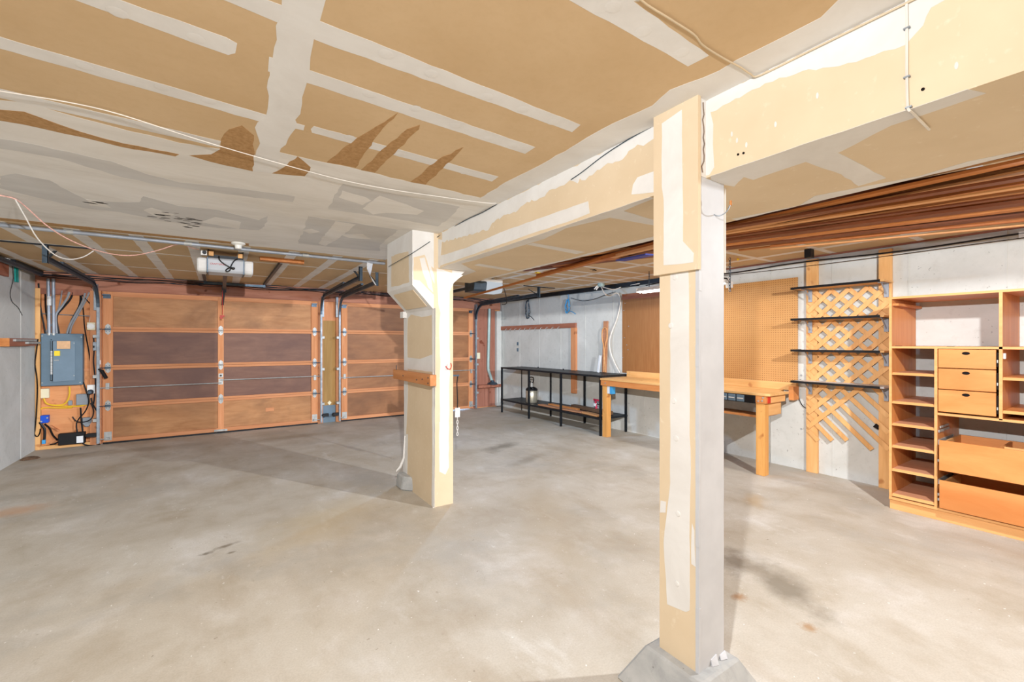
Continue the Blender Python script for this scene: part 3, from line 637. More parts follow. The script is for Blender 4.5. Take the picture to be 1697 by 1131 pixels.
# ================================================================== GARAGE DOORS
YD = 8.235                                    # inside face of the door frames
ZJ = [0.0, 0.535, 1.065, 1.60, 2.13]
def hinge_mesh():
    mb = MB()
    for s in (-1, 1):
        mb.prism([(-0.028, 0, s * 0.012), (0.028, 0, s * 0.012), (0.028, 0, s * 0.05), (0, 0, s * 0.078), (-0.028, 0, s * 0.05)], (0, -0.006, 0))
    mb.cyl((-0.035, -0.012, 0), (0.035, -0.012, 0), 0.011, 10); return mb
def bolt_mesh():
    mb = MB()
    for x, z in ((-0.016, 0.03), (0.016, 0.03), (-0.016, -0.03), (0.016, -0.03)): mb.cyl((x, -0.011, z), (x, -0.005, z), 0.006, 6)
    return mb
def garage_door(n, x0, x1, label, mats, gap_from=None):
    d = thing('door_%d' % n, label, 'garage door', ((x0 + x1) / 2, YD, 0)); tag(d, kind='structure')
    xm = (x0 + x1) / 2 - 0.02; sw = 0.052
    zb = 0.026
    for i in range(4):
        z0, z1 = ZJ[i] + (zb if i == 0 else 0.0015), ZJ[i + 1] - 0.0015
        for a, b in ((x0, x0 + 2 * sw), (xm - sw * 0.75, xm + sw * 0.75), (x1 - 2 * sw, x1)):
            box(a, b, YD, YD + 0.042, z0, z1).build('stile', 'door_stile', d, 0.002)
        for a, b in ((x0 + 2 * sw, xm - sw * 0.75), (xm + sw * 0.75, x1 - 2 * sw)):
            h0 = 0.055 if i == 0 else 0.033; h1 = 0.065 if i == 3 else 0.033
            box(a, b, YD + 0.001, YD + 0.042, z0, z0 + h0).build('rail', 'door_rail', d)
            box(a, b, YD + 0.001, YD + 0.042, z1 - h1, z1).build('rail', 'door_rail', d)
            box(a, b, YD + 0.022, YD + 0.03, z0 + h0 - 0.005, z1 - h1 + 0.005).build('panel', mats[i], d)
    if gap_from: box(x0, gap_from, YD + 0.008, YD + 0.034, 0.0, 0.0275).build('bottom_seal', 'black_plastic', d)
    else: box(x0, x1, YD + 0.008, YD + 0.034, 0.0, 0.0275).build('bottom_seal', 'black_plastic', d)
    for z in ZJ[1:4]: box(x0 + 0.002, x1 - 0.002, YD + 0.0425, YD + 0.052, z - 0.015, z + 0.015).build('light_stop', 'door_rail', d)  # unseen strips added behind the section joints to block outside light
    h = hb = None
    for z in ZJ[1:4]:
        for x in (x0 + sw, xm, x1 - sw):
            off = Vector((x, YD, z))
            if h is None:
                mb = hinge_mesh(); mb.v = [v + off for v in mb.v]; h = mb.build('hinge', 'zinc', d); h0 = off
                mb = bolt_mesh(); mb.v = [v + off for v in mb.v]; hb = mb.build('bolts', 'steel_dark', h)
            else:
                q = dup_part(h, d, off - h0); c = hb.copy(); C.objects.link(c); c.parent = q
            if x != xm:       # roller carrier
                s = -1 if x < xm else 1
                r = MB().box(x - 0.03, x + 0.03, YD - 0.03, YD - 0.004, z - 0.014, z + 0.014).cyl((x + s * 0.02, YD - 0.045, z), (x + s * 0.085, YD - 0.045, z), 0.005, 8)
                r.build('roller', 'steel_dark', d)
    for s, x in ((-1, x0 + sw), (1, x1 - sw)):    # bottom and top fixtures
        MB().box(x - 0.04, x + 0.04, YD - 0.006, YD, 0.05, 0.17).cyl((x, YD - 0.045, 0.08), (x + s * 0.09, YD - 0.045, 0.08), 0.006, 8).box(x - 0.02, x + 0.02, YD - 0.05, YD, 0.07, 0.09).build('corner_bracket', 'zinc', d)
        MB().box(x - 0.05, x + 0.03, YD - 0.07, YD, 2.07, 2.085).box(x - 0.05, x + 0.03, YD - 0.012, YD, 2.03, 2.085).build('top_bracket', 'steel_dark', d)
    # lock bars and centre latch
    MB().cyl((x0 - 0.06, YD - 0.02, 0.785), (xm + 0.01, YD - 0.02, 0.785), 0.008, 8).build('lock_bar', 'zinc', d)
    MB().cyl((xm - 0.01, YD - 0.02, 0.83), (x1 + 0.06, YD - 0.02, 0.83), 0.008, 8).build('lock_bar', 'zinc', d)
    lk = MB().box(xm - 0.03, xm + 0.03, YD - 0.012, YD, 0.76, 0.85).build('lock_plate', 'zinc', d)
    MB().cyl((xm, YD - 0.03, 0.90), (xm, YD - 0.001, 0.90), 0.014, 10).build('lock_knob', 'black_plastic', d)
    box(xm - 0.03, xm + 0.03, YD - 0.004, YD + 0.001, 0.87, 0.93).build('lock_escutcheon', 'zinc', d)
    MB().box(xm - 0.085, xm + 0.085, YD - 0.01, YD, 0.03, 0.06).box(xm - 0.055, xm + 0.055, YD - 0.028, YD - 0.01, 0.035, 0.055).build('lift_handle', 'zinc', d)
    for x in (x0 + 0.05, x1 - 0.05):
        box(x - 0.02, x + 0.02, YD - 0.024, YD, 0.765, 0.85).build('bar_guide', 'zinc', d)
    return d
door1 = garage_door(1, D1[0], D1[1], 'wooden sectional garage door with dark middle panels, left of the two', ['door_panel_tan', 'door_panel_dark', 'door_panel_dark', 'door_panel_tan'])
door2 = garage_door(2, D2[0], D2[1], 'brown sectional garage door partly hidden behind the far pier', ['door_panel_brown'] * 4, gap_from=3.85)
box(0.62, 0.74, YD + 0.0205, YD + 0.0225, 0.28, 0.34).build('repair_patch', 'door_rail', door1)

# header boards and frame of the door wall
for x0, x1 in ((XL, 1.6), (1.6, XE - 0.01)):
    box(x0 + 0.001, x1 - 0.001, YB - 0.05, YB, 2.135, 2.30).build('header_board', 'header_wood', wall_back)
    box(x0 + 0.001, x1 - 0.001, YB - 0.085, YB, 2.30, ZC - 0.001).build('top_plate', 'header_wood', wall_back)
for i, (a, b, m) in enumerate(((XL + 0.002, XL + 0.05, 'pine_z'), (-1.50, -1.385, 'stud'), (1.415, 1.50, 'stud'), (1.715, 1.795, 'stud'), (4.465, 4.53, 'red_wood'))):
    box(a, b, YB - 0.06, YB, 0.0, 2.134).build('stud', m, wall_back, 0.002)
box(XL + 0.05, -1.50, YB - 0.055, YB, 0.0, 0.045).build('bottom_plate', 'pine_x', wall_back)
box(XL + 0.05, -1.50, YB - 0.05, YB, 2.06, 2.134).build('blocking', 'red_wood', wall_back)
box(-1.60, -1.50, YB - 0.02, YB, 1.02, 1.055).build('blocking', 'stud', wall_back)
box(1.50, 1.715, YB - 0.02, YB, 0.30, 1.80).build('post_panel', 'post_board', wall_back)
box(1.50, 1.715, YB - 0.02, YB, 1.80, 2.134).build('post_panel', 'stud', wall_back)
box(1.50, 1.715, YB - 0.02, YB, 0.0, 0.30).build('post_base', 'panel_gray', wall_back)
p = ony(546, 668, YB - 0.02)
MB().prism([(p.x, YB - 0.021, p.z - 0.04), (p.x + 0.035, YB - 0.021, p.z), (p.x, YB - 0.021, p.z + 0.04), (p.x - 0.035, YB - 0.021, p.z)], (0, -0.002, 0)).build('sticker', 'cream', wall_back)
for i, (a, b) in enumerate(((4.535, 4.79), (4.795, 5.045))):
    box(a, b, YB - 0.03, YB, 0.02, 2.134).build('red_board', 'red_wood', wall_back, 0.002)
box(5.05, 5.175, YB - 0.10, YB, 0.02, 2.10).build('white_post', 'concrete_wall', wall_back, 0.003)
box(4.56, 5.15, YB - 0.16, YB - 0.03, 0.44, 0.50).build('ledge', 'hook_board', wall_back, 0.004)
# cobwebbed low voltage wiring along the top of the doors
for i in range(6):
    pts = []
    for j in range(24):
        x = XL + 0.05 + (XE - XL - 0.15) * j / 23
        pts.append((x, YB - 0.10 + random.uniform(-0.012, 0.012), 2.285 + 0.012 * i + random.uniform(-0.02, 0.02)))
    MB().tube(smoothpts(pts, 3), 0.005, 5).build('wiring', 'steel_dark' if i % 2 else 'black_plastic', wall_back)

# ------------------------------------------------------------------ tracks
CH = [(-0.012, -0.026), (0.014, -0.026), (0.014, -0.020), (-0.006, -0.020), (-0.006, 0.020), (0.014, 0.020), (0.014, 0.026), (-0.012, 0.026)]
def track(x, side, label, yend, zend=2.21, cross=None):
    t = thing('door_track', label, 'door track', (x, 8.17, 0), 'tracks of the garage doors')
    prof = [(a * side, b) for a, b in CH]
    R = 0.30; yv = 8.175; zt = 1.90
    path = [(x, yv, 0.03), (x, yv, zt)]
    arc = [(x, yv - R + R * math.cos(a), zt + R * math.sin(a)) for a in [math.pi / 2 * j / 8 for j in range(9)]]
    MB().sweep([(x, yv, 0.03), (x, yv, zt)], prof).build('vertical_track', 'galvanized', t)
    MB().sweep(arc, prof).build('curved_track', 'steel_dark', t)
    MB().sweep([arc[-1], (x, yend, zend + 0.02)], prof).build('horizontal_track', 'steel_dark', t)
    # angle carrying the curve, hanger at the end
    MB().bar((x - side * 0.02, 8.05, 2.24), (x - side * 0.02, 6.6, 2.27), 0.03, 0.03).build('reinforcing_angle', 'steel_dark', t)
    MB().box(x - side * 0.05, x - side * 0.015, yv + 0.03, YB - 0.051, 1.86, 2.22).build('flag_bracket', 'galvanized', t)
    MB().box(x - 0.02, x + 0.02, yend - 0.003, yend + 0.003, zend - 0.03, ZC).box(x + side * 0.016, x + side * 0.02, yend - 0.003, yend + 0.035, zend - 0.03, ZC).build('hanger', 'steel_dark', t)
    MB().bar((x, yend + 0.04, zend + 0.01), (x, yend + 0.32, ZC - 0.01), 0.03, 0.004).build('brace', 'steel_dark', t)
    for z in (0.35, 0.95, 1.5):
        MB().box(x - side * 0.05, x - side * 0.012, yv - 0.02, YB - 0.061, z - 0.02, z + 0.02).build('wall_bracket', 'zinc', t)
    if cross: box(cross[0], cross[1], yend - 0.015, yend + 0.015, ZC - 0.012, ZC - 0.001).build('ceiling_angle', 'black_metal', t)
    return t
track(-1.40, 1, 'galvanized door track beside the breaker panel', 5.98, cross=(-1.72, -1.05))
track(1.455, -1, 'galvanized door track right of the left garage door', 5.60)
track(1.755, 1, 'galvanized door track left of the right garage door, by the post', 5.94)
track(4.50, -1, 'dark door track along the concrete wall side of the right garage door', 5.96, cross=(4.18, 4.83))
# handle and safety sensors on the tracks
q = ony(168, 614, 8.13)
hd = solo(MB().bar(q, q + Vector((0.055, -0.03, -0.11)), 0.04, 0.03).bar(q + Vector((-0.05, 0.04, 0.02)), q, 0.02, 0.02), 'release_handle', 'black_plastic', 'black plastic handle on the track beside the breaker panel', 'handle', bevel=0.004)
for (x, lab) in ((-1.46, 'black safety sensor low on the track below the breaker panel'), (1.52, 'black safety sensor at the foot of the track right of the left door'), (1.69, 'black safety sensor at the foot of the track left of the right door')):
    s = solo(MB().box(x - 0.05, x + 0.05, 8.13, 8.19, 0.13, 0.18).box(x - 0.065, x - 0.05, 8.145, 8.175, 0.14, 0.17).box(x - 0.02, x + 0.02, 8.19, 8.26, 0.15, 0.165), 'safety_sensor', 'black_plastic', lab, 'sensor', 'safety sensors by the doors', bevel=0.003)

# ------------------------------------------------------------------ openers
def lamp(name, place, power, colr, parent, radius=0.05, falloff=None, const=0.0):
    L = bpy.data.lights.new(name, 'POINT'); L.energy = power; L.color = colr; L.shadow_soft_size = radius
    if falloff:
        L.use_nodes = True; nt = L.node_tree; e = nt.nodes['Emission']; f = nt.nodes.new('ShaderNodeLightFalloff'); f.inputs['Strength'].default_value = 1.0; f.inputs['Smooth'].default_value = SMOOTH
        m1 = nt.nodes.new('ShaderNodeMath'); m1.operation = 'MULTIPLY_ADD'; m1.inputs[1].default_value = const
        nt.links.new(f.outputs['Constant'], m1.inputs[0]); nt.links.new(f.outputs[falloff], m1.inputs[2])
        nt.links.new(m1.outputs[0], e.inputs['Strength'])
    o = bpy.data.objects.new(name, L); C.objects.link(o); o.parent = parent; o.location = Vector(place) - wl(parent); return o
def opener_common(o, xm, y0, yb, z0, z1):
    MB().box(xm - 0.022, xm + 0.022, yb, YD - 0.03, z1 - 0.05, z1 - 0.045).box(xm - 0.003, xm + 0.003, yb, YD - 0.03, z1 - 0.046, z1 - 0.005).build('rail', 'steel_dark', o)
    MB().box(xm - 0.03, xm + 0.03, YD - 0.06, YD - 0.005, z1 - 0.08, z1 + 0.02).build('header_bracket', 'steel_dark', o)
xm, y0, yb, z0, z1 = 0.047, 5.36, 5.66, 2.135, 2.275
op = thing('garage_door_opener', 'light grey garage door opener with white end lenses hung by the left door', 'door opener', (xm, 5.5, 2.13))
prof = [(y0 + 0.02, z1), (y0, z1 - 0.02), (y0 + 0.025, z0 + 0.02), (y0 + 0.05, z0), (yb, z0), (yb, z1)]
MB().prism([(xm - 0.155, y, z) for y, z in prof], (0.31, 0, 0)).build('housing', 'opener_gray', op, 0.004)
for s, nm in ((-1, 'light_lens'), (1, 'light_lens')):
    xa = xm + s * 0.157; pr = [(y0 + 0.035, z1), (y0 + 0.012, z1 - 0.02), (y0 + 0.035, z0 + 0.02), (y0 + 0.06, z0 - 0.002), (yb - 0.03, z0 - 0.002), (yb - 0.03, z1)]
    MB().prism([(xa, y, z) for y, z in pr], (s * 0.085, 0, 0)).build(nm, 'white_plastic', op, 0.012)
for s in (-1, 1): box(xm + s * 0.156 - 0.003, xm + s * 0.156 + 0.003, y0 - 0.004, yb, z0 - 0.012, z1).build('strap', 'steel_dark', op)
box(xm - 0.15, xm + 0.15, y0 + 0.05, y0 + 0.12, z1, z1 + 0.035).build('top_plate', 'black_metal', op)
for s in (-1, 1):
    box(xm + s * 0.13 - 0.025, xm + s * 0.13 + 0.025, y0 + 0.02, y0 + 0.07, z1 + 0.02, ZC - 0.02).build('wood_block', 'pine_x', op)
    box(xm + s * 0.15 - 0.004, xm + s * 0.15 + 0.004, y0 + 0.02, y0 + 0.15, z1, ZC).build('hanger_strap', 'black_metal', op)
box(xm - 0.21, xm - 0.16, y0 + 0.02, y0 + 0.06, z1 + 0.02, z1 + 0.07).build('outlet_box', 'white_plastic', op)
MB().lathe([(0.0, 0), (0.018, 0), (0.018, -0.03), (0.0, -0.03)], (xm - 0.18, y0 + 0.02, z1 + 0.045), 10, 'y').build('plug', 'black_plastic', op)
opener_common(op, xm, y0, yb, z0, z1)
# knotted power cord on the front
cc = [(xm - 0.06, y0 + 0.02, z1 + 0.02), (xm - 0.055, y0 - 0.012, z1 - 0.02), (xm - 0.02, y0 - 0.014, z1 - 0.055), (xm + 0.03, y0 - 0.016, z1 - 0.085), (xm + 0.07, y0 - 0.015, z1 - 0.09), (xm + 0.065, y0 - 0.018, z1 - 0.105), (xm + 0.03, y0 - 0.022, z1 - 0.095),
      (xm + 0.0, y0 - 0.02, z1 - 0.12), (xm + 0.01, y0 - 0.018, z1 - 0.135), (xm + 0.035, y0 - 0.02, z1 - 0.115), (xm + 0.045, y0 - 0.02, z1 - 0.07), (xm + 0.07, y0 - 0.012, z1 - 0.02), (xm + 0.10, y0 + 0.02, z1 + 0.01)]
MB().tube(smoothpts(cc), 0.006, 8).build('power_cord', 'black_plastic', op, smooth=True)
def text(body, size, mat, parent, loc, rot, name, extr=0.0004):
    cu = bpy.data.curves.new(name, 'FONT'); cu.body = body; cu.size = size; cu.extrude = extr; cu.align_x = 'CENTER'; cu.align_y = 'CENTER'
    t = bpy.data.objects.new(name, cu); C.objects.link(t)
    dg = bpy.context.evaluated_depsgraph_get(); me = bpy.data.meshes.new_from_object(t.evaluated_get(dg)); bpy.data.objects.remove(t)
    me.materials.append(M[mat]); o = bpy.data.objects.new(name, me); C.objects.link(o); o.parent = parent; o.location = Vector(loc) - wl(parent); o.rotation_euler = rot; WL[o.name] = wl(parent); return o
text('CRAFTSMAN', 0.024, 'red', op, (xm - 0.066, y0 + 0.0095, 2.212), (math.radians(90 + 14), 0, 0), 'lettering', 0.0008)
# release cord with red handle
MB().tube([(xm - 0.02, 7.95, 2.20), (xm - 0.022, 7.95, 1.83)], 0.004, 6).build('release_cord', 'red', op)
MB().box(xm - 0.055, xm + 0.005, 7.94, 7.96, 1.80, 1.825).box(xm - 0.05, xm - 0.02, 7.94, 7.96, 1.77, 1.80).build('release_grip', 'red', op)
MB().bar((xm - 0.0, 7.95, 2.21), (xm - 0.02, YD - 0.01, 2.0), 0.03, 0.006).build('door_arm', 'steel_dark', op)
# ceiling steel frame that carries the opener rail
fr = thing('ceiling_angle_frame', 'dark slotted steel angles on the ceiling behind the left opener', 'angle iron', (0.2, 7.0, 2.25))
for x, ya in ((-0.19, 7.0), (0.585, 5.75)):
    MB().box(x - 0.018, x + 0.018, ya, 8.08, ZC - 0.03, ZC - 0.027).box(x - 0.018, x - 0.015, ya, 8.08, ZC - 0.03, ZC - 0.001).build('angle', 'steel_dark', fr)
box(-0.21, 0.60, 8.05, 8.08, 2.295, 2.33).build('cross_angle', 'steel_dark', fr)
# wood cleat beside the left opener
solo(MB().box(0.36, 0.80, 5.52, 5.60, ZC - 0.04, ZC - 0.001), 'ceiling_cleat', 'lumber_a', 'orange wooden cleat on the ceiling right of the left opener', 'board')
# right opener
xm2 = 3.16
op2 = thing('garage_door_opener', 'dark garage door opener with one white lens, seen beyond the beam end', 'door opener', (xm2, 5.5, 2.13))
MB().prism([(xm2 - 0.23, y, z) for y, z in prof], (0.2, 0, 0)).build('housing', 'steel_dark', op2, 0.004)
MB().prism([(xm2 - 0.03, y0 - 0.01, z1), (xm2 - 0.03, y0, z0 - 0.01), (xm2 + 0.23, y0, z0 - 0.01), (xm2 + 0.235, y0 - 0.01, z1)], (0, 0.24, 0)).build('light_lens', 'lens_glow', op2, 0.02)
for s in (-1, 1): box(xm2 + s * 0.12 - 0.015, xm2 + s * 0.12 + 0.015, y0 + 0.08, y0 + 0.11, z1, ZC).build('hanger_strap', 'zinc', op2)
box(xm2 - 0.1, xm2 + 0.25, y0 + 0.04, y0 + 0.12, z1 + 0.005, z1 + 0.04).build('outlet_box', 'white_plastic', op2)
opener_common(op2, xm2, y0, yb, z0, z1)
MB().tube(smoothpts([(xm2 + 0.24, y0 + 0.05, z1), (xm2 + 0.3, y0 + 0.05, 2.15), (xm2 + 0.36, y0 + 0.1, 2.0), (xm2 + 0.34, y0 + 0.2, 1.98)]), 0.006, 6).build('power_cord', 'black_plastic', op2)
lamp('opener_fill_light', (xm2 + 0.12, y0 - 0.05, z0 - 0.06), OPENER_FILL_POWER, (0.35, 0.62, 1.0), op2, 0.06, FALLOFF)  # blue fill light added at the lens to tint the far corner

# ------------------------------------------------------------------ ceiling conduit, lampholder, cords
cd = thing('ceiling_conduit', 'grey steel conduit crossing the ceiling to the far pier', 'conduit', (0, 5.09, 2.34))
MB().cyl((XL, 5.07, ZC - 0.022), (1.6, 5.10, ZC - 0.022), 0.016, 12).build('pipe', 'conduit_steel', cd, smooth=True)
for x in (-1.05, -0.25, 0.75): MB().cyl((x - 0.03, 5.083, ZC - 0.022), (x + 0.03, 5.083, ZC - 0.022), 0.021, 12).build('coupling', 'zinc', cd, smooth=True)
def lampholder(loc, name='lampholder', label='', bulb=None):
    x, y = loc
    o = thing(name, label, 'lampholder', (x, y, ZC - 0.06))
    MB().lathe([(0.0, 0), (0.058, 0), (0.06, -0.008), (0.045, -0.018), (0.03, -0.022), (0.027, -0.055), (0.0, -0.055)], (x, y, ZC), 20).build('base', 'porcelain', o, smooth=True)
    return o
q = onz(395, 403); lampholder((q.x, q.y), label='white porcelain lampholder without a bulb on the ceiling above the conduit')
# lamps of the two bays
for nm, ((x, y, z), pw, colr, kc) in LAMPS.items():
    left = nm == 'left_bay'
    o = lampholder((x, y), 'ceiling_lamp', 'bare bulb lamp on the ceiling of the ' + ('left bay near the viewpoint' if left else 'right bay under the stored lumber'))
    if not left: MB().tube([(x, y, ZC - 0.05), (x, y, z + 0.09)], 0.005, 6).build('cord', 'white_wire', o)
    MB().cyl((x, y, z + 0.05), (x, y, max(z + 0.09, ZC - 0.06 if left else 0)), 0.02, 10).build('socket', 'porcelain', o)
    MB().lathe([(0.002, -0.045), (0.03, -0.035), (0.045, -0.005), (0.036, 0.025), (0.018, 0.05), (0.002, 0.055)], (x, y, z), 16).build('bulb', 'bulb_glow', o, smooth=True)
    lamp('bulb_light', (x, y, z), pw, colr, o, 0.022, FALLOFF, kc)
def pxcable(name, pts, r, mat, label, cat='cable', group=None, n=6):
    return solo(MB().tube(smoothpts(pts), r, n), name, mat, label, cat, group, smooth=True)
pxcable('stapled_wire', [onz(a, b, ZC - 0.012) for a, b in ((-60, 139), (0, 151), (110, 169), (200, 190), (330, 232), (460, 270), (560, 297), (640, 313), (720, 325), (800, 336), (822, 337))], 0.0022, 'white_wire', 'thin white cord stapled across the ceiling above the skimmed band')
P0, P1 = onz(25, 330, ZC - 0.01), onz(296, 405, ZC - 0.01)
def d_of(px): t = (px - 25) / 271.0; d0 = (P0.x * Fv.x + P0.y * Fv.y); d1 = (P1.x * Fv.x + P1.y * Fv.y); return d0 + (d1 - d0) * t
pxcable('twisted_wire', [onz(-60, 312, ZC - 0.01), onz(0, 324, ZC - 0.01), P0] + [ond(a, b, d_of(a)) for a, b in ((45, 345), (75, 372), (110, 395), (150, 412), (190, 422), (225, 423), (262, 415))] + [P1, onz(318, 411, ZC - 0.01), onz(330, 414, ZC - 0.02)], 0.0042, 'pink_wire', 'pink twisted wire drooping from the ceiling at the far left')
pxcable('drooping_wire', [P0] + [ond(a, b, d_of(a)) for a, b in ((42, 360), (62, 395), (90, 422), (115, 430), (138, 426), (155, 416))], 0.004, 'white_wire', 'thin white wire looping down below the pink wire')
pxcable('ceiling_cable', [onz(a, b, ZC - 0.008) for a, b in ((1010, -60), (1060, -2), (1110, 31), (1150, 57), (1165, 75), (1200, 97), (1228, 112), (1243, 122))] + [Vector((XB0 - 0.008, onx(a, b, XB0).y, ZC - 0.010)) for a, b in ((1262, 113), (1350, 62), (1440, 20), (1490, 0), (1560, -40))], 0.003, 'beige_wire', 'beige cable running over the ceiling to the top of the beam')
vc = [onx(a, b, XB0 - 0.006) for a, b in ((1502, -30), (1503, 60), (1503, 120), (1504, 170), (1506, 182))] + [onz(a, b, ZB - 0.006) for a, b in ((1512, 187), (1540, 215))]
o = pxcable('beam_cable', vc, 0.0034, 'white_wire', 'white cable clipped down the side of the beam at the right')
for a, b in ((1503, 47), (1503, 128), (1506, 178)):
    q = onx(a, b, XB0 - 0.006); MB().box(q.x - 0.005, q.x + 0.004, q.y - 0.007, q.y + 0.007, q.z - 0.002, q.z + 0.002).build('staple', 'galvanized', o)
pxcable('picture_wire', [onx(a, b, XB0 - 0.005) for a, b in ((1084, 208), (1040, 232), (1000, 258), (965, 285), (946, 298))], 0.0022, 'steel_dark', 'thin dark wire tacked along the top of the beam')
pxcable('sagging_wire', [onx(824, 338, XB0 - 0.005), onx(800, 352, XB0 - 0.006), onx(770, 366, XB0 - 0.006), ony(728, 391, py0 - 0.02), ony(706, 405, py0 - 0.02), ony(686, 418, py0 - 0.02), onx(676, 424, 1.318), onx(644, 442, 1.318)], 0.0028, 'steel_dark', 'dark wire sagging from the beam across the corbel of the far pier')
# twisted paper strip hanging from the conduit
mb = MB(); prev = None; pts = [(613, 436), (612, 447), (613, 456), (618, 465), (623, 473)]
for i, (a, b) in enumerate(pts):
    c = ony(a, b, 5.09); wd = (0.036, 0.045, 0.036, 0.02, 0.006)[i]; an = 0.2 + i * 0.5
    e = Vector((math.cos(an), math.sin(an), 0)) * wd
    cur = (c - e, c + e)
    if prev: mb.add([prev[0], prev[1], cur[1], cur[0]], [(0, 1, 2, 3)]); mb.add([p + Vector((0, 0.0015, 0)) for p in (prev[0], prev[1], cur[1], cur[0])], [(3, 2, 1, 0)])
    prev = cur
solo(mb, 'paper_strip', 'paper_white', 'twisted white paper strip hanging from the ceiling conduit', 'paper')

# ================================================================== ELECTRICAL CORNER
YP = YB
def pbox(x0, y0, x1, y1, depth, Y=YP, gap=0.0):
    a, b = ony(x0, y0, Y - depth), ony(x1, y1, Y - depth); return MB().box(a.x, b.x, Y - depth, Y - gap, b.z, a.z)
ep = thing('breaker_panel', 'grey metal breaker panel with its door ajar on the plywood', 'breaker panel', tuple(ony(102, 639, YP)))
A, B = ony(67.5, 553, YP - 0.10), ony(137, 638, YP - 0.10)
MB().box(A.x, B.x, YP - 0.10, YP, B.z, A.z).build('body', 'panel_gray', ep, 0.006)
a, b = ony(84, 563, YP - 0.103), ony(124, 634, YP - 0.103)
MB().box(a.x, a.x + 0.012, YP - 0.106, YP - 0.10, b.z + 0.04, a.z).box(a.x, b.x, YP - 0.106, YP - 0.10, a.z - 0.008, a.z).build('door_frame', 'panel_gray', ep)
a2, b2 = ony(88.5, 566, YP - 0.115), ony(124, 632, YP - 0.115)
MB().add([(a2.x, YP - 0.135, b2.z), (b2.x, YP - 0.106, b2.z + 0.01), (b2.x, YP - 0.106, a2.z), (a2.x, YP - 0.135, a2.z), (a2.x, YP - 0.130, b2.z), (b2.x, YP - 0.101, b2.z + 0.01), (b2.x, YP - 0.101, a2.z), (a2.x, YP - 0.130, a2.z)],
         [(0, 1, 2, 3), (7, 6, 5, 4), (0, 4, 5, 1), (1, 5, 6, 2), (2, 6, 7, 3), (3, 7, 4, 0)]).build('panel_door', 'panel_gray', ep)
c = ony(86.5, 598, YP - 0.103)
box(c.x - 0.02, c.x + 0.014, YP - 0.102, YP - 0.0995, b.z + 0.03, a.z - 0.02).build('breaker_slot', 'black_plastic', ep)
for i in range(16):
    z = ony(86.5, 583 + i * 2.45, YP - 0.105).z; box(c.x - 0.014, c.x + 0.004, YP - 0.112, YP - 0.101, z - 0.007, z + 0.007).build('breaker', 'white_plastic', ep)
q0, q1 = ony(94, 565.5, YP - 0.14), ony(116, 578.5, YP - 0.14); box(q0.x, q1.x, YP - 0.136, YP - 0.11, q1.z, q0.z).build('paper_label', 'card', ep)
q0, q1 = ony(89.5, 582, YP - 0.145), ony(99, 590, YP - 0.145); box(q0.x, q1.x, YP - 0.141, YP - 0.115, q1.z, q0.z).build('warning_label', 'yellow_label', ep)
q = ony(91, 597.5, YP - 0.14); box(q.x - 0.01, q.x + 0.04, YP - 0.142, YP - 0.12, q.z - 0.006, q.z + 0.006).build('door_latch', 'zinc', ep)
for a, b in ((70, 557), (135, 559), (70, 635), (133, 634), (122.5, 569), (122.5, 623)):
    q = ony(a, b, YP - 0.10); MB().cyl((q.x, YP - 0.108, q.z), (q.x, YP - 0.10, q.z), 0.008, 8).build('screw', 'zinc', ep)
# conduits down into the panel
for i, (a, lab) in enumerate(((80, 'steel conduit with a white label dropping into the breaker panel'), (88.5, 'steel conduit dropping into the breaker panel, right of the labelled one'))):
    t, u = ony(a, 462, YP - 0.08), ony(a + (1.5 if i == 0 else 0.5), 556, YP - 0.08)
    o = thing('wall_conduit', lab, 'conduit', (u.x, YP - 0.08, u.z), 'conduits above the breaker panel')
    MB().cyl(u, t, 0.018, 12).build('pipe', 'conduit_steel', o, smooth=True)
    MB().cyl(u, u + Vector((0, 0, 0.03)), 0.025, 12).build('connector', 'zinc', o)
    if i == 0:
        q = ony(81.5, 499, YP - 0.08); MB().cyl(q - Vector((0, 0, 0.06)), q + Vector((0, 0, 0.06)), 0.022, 12).build('sleeve', 'white_plastic', o)
def wcable(pts, r, mat, label, dep=0.05, name='electrical_cable', group='cables around the breaker panel'):
    ds = dep if isinstance(dep, (list, tuple)) else [dep] * len(pts)
    return pxcable(name, [ony(a, b, YP - d) for (a, b), d in zip(pts, ds)], r, mat, label, 'cable', group)
wcable([(103, 482), (101, 495), (97, 512), (93, 522), (88, 535), (80, 545), (75, 553)], 0.008, 'rubber_gray', 'grey cable curving behind the conduits to the left top of the breaker panel', 0.045)
wcable([(115, 484), (112, 493), (104, 506), (94, 519), (92, 530), (94, 553)], 0.013, 'rubber_gray', 'thick grey cable bending left into the breaker panel top', 0.055)
wcable([(121, 485), (116, 497), (104, 511), (95, 522), (94, 534), (98, 553)], 0.012, 'black_plastic', 'thick black cable bending left into the breaker panel top', 0.04)
wcable([(141, 486), (137, 500), (126, 520), (116, 538), (111, 553)], 0.011, 'rubber_gray', 'grey cable sweeping down to the middle top of the breaker panel, left of its twin', 0.055)
wcable([(148, 485), (141, 500), (130, 520), (119, 540), (116, 553)], 0.011, 'rubber_gray', 'grey cable sweeping down to the middle top of the breaker panel, right of its twin', 0.045)
wcable([(133, 486), (133, 500), (129, 512), (118, 532), (113, 553)], 0.009, 'black_plastic', 'black cable beside the twin grey cables above the breaker panel', 0.035)
wcable([(134, 486), (137, 505), (139, 525), (140, 540), (143, 560), (146, 575), (150, 600), (154, 618)], 0.007, 'black_plastic', 'black cable passing right of the breaker panel', 0.03)
wcable([(136, 489), (146, 500), (156, 511)], 0.006, 'black_plastic', 'short black cable slanting to the stud above the breaker panel', 0.05)
wcable([(64, 470), (66, 500), (69, 520), (73, 540), (75, 553)], 0.009, 'black_plastic', 'black cable on the stud at the far left above the panel', 0.05)
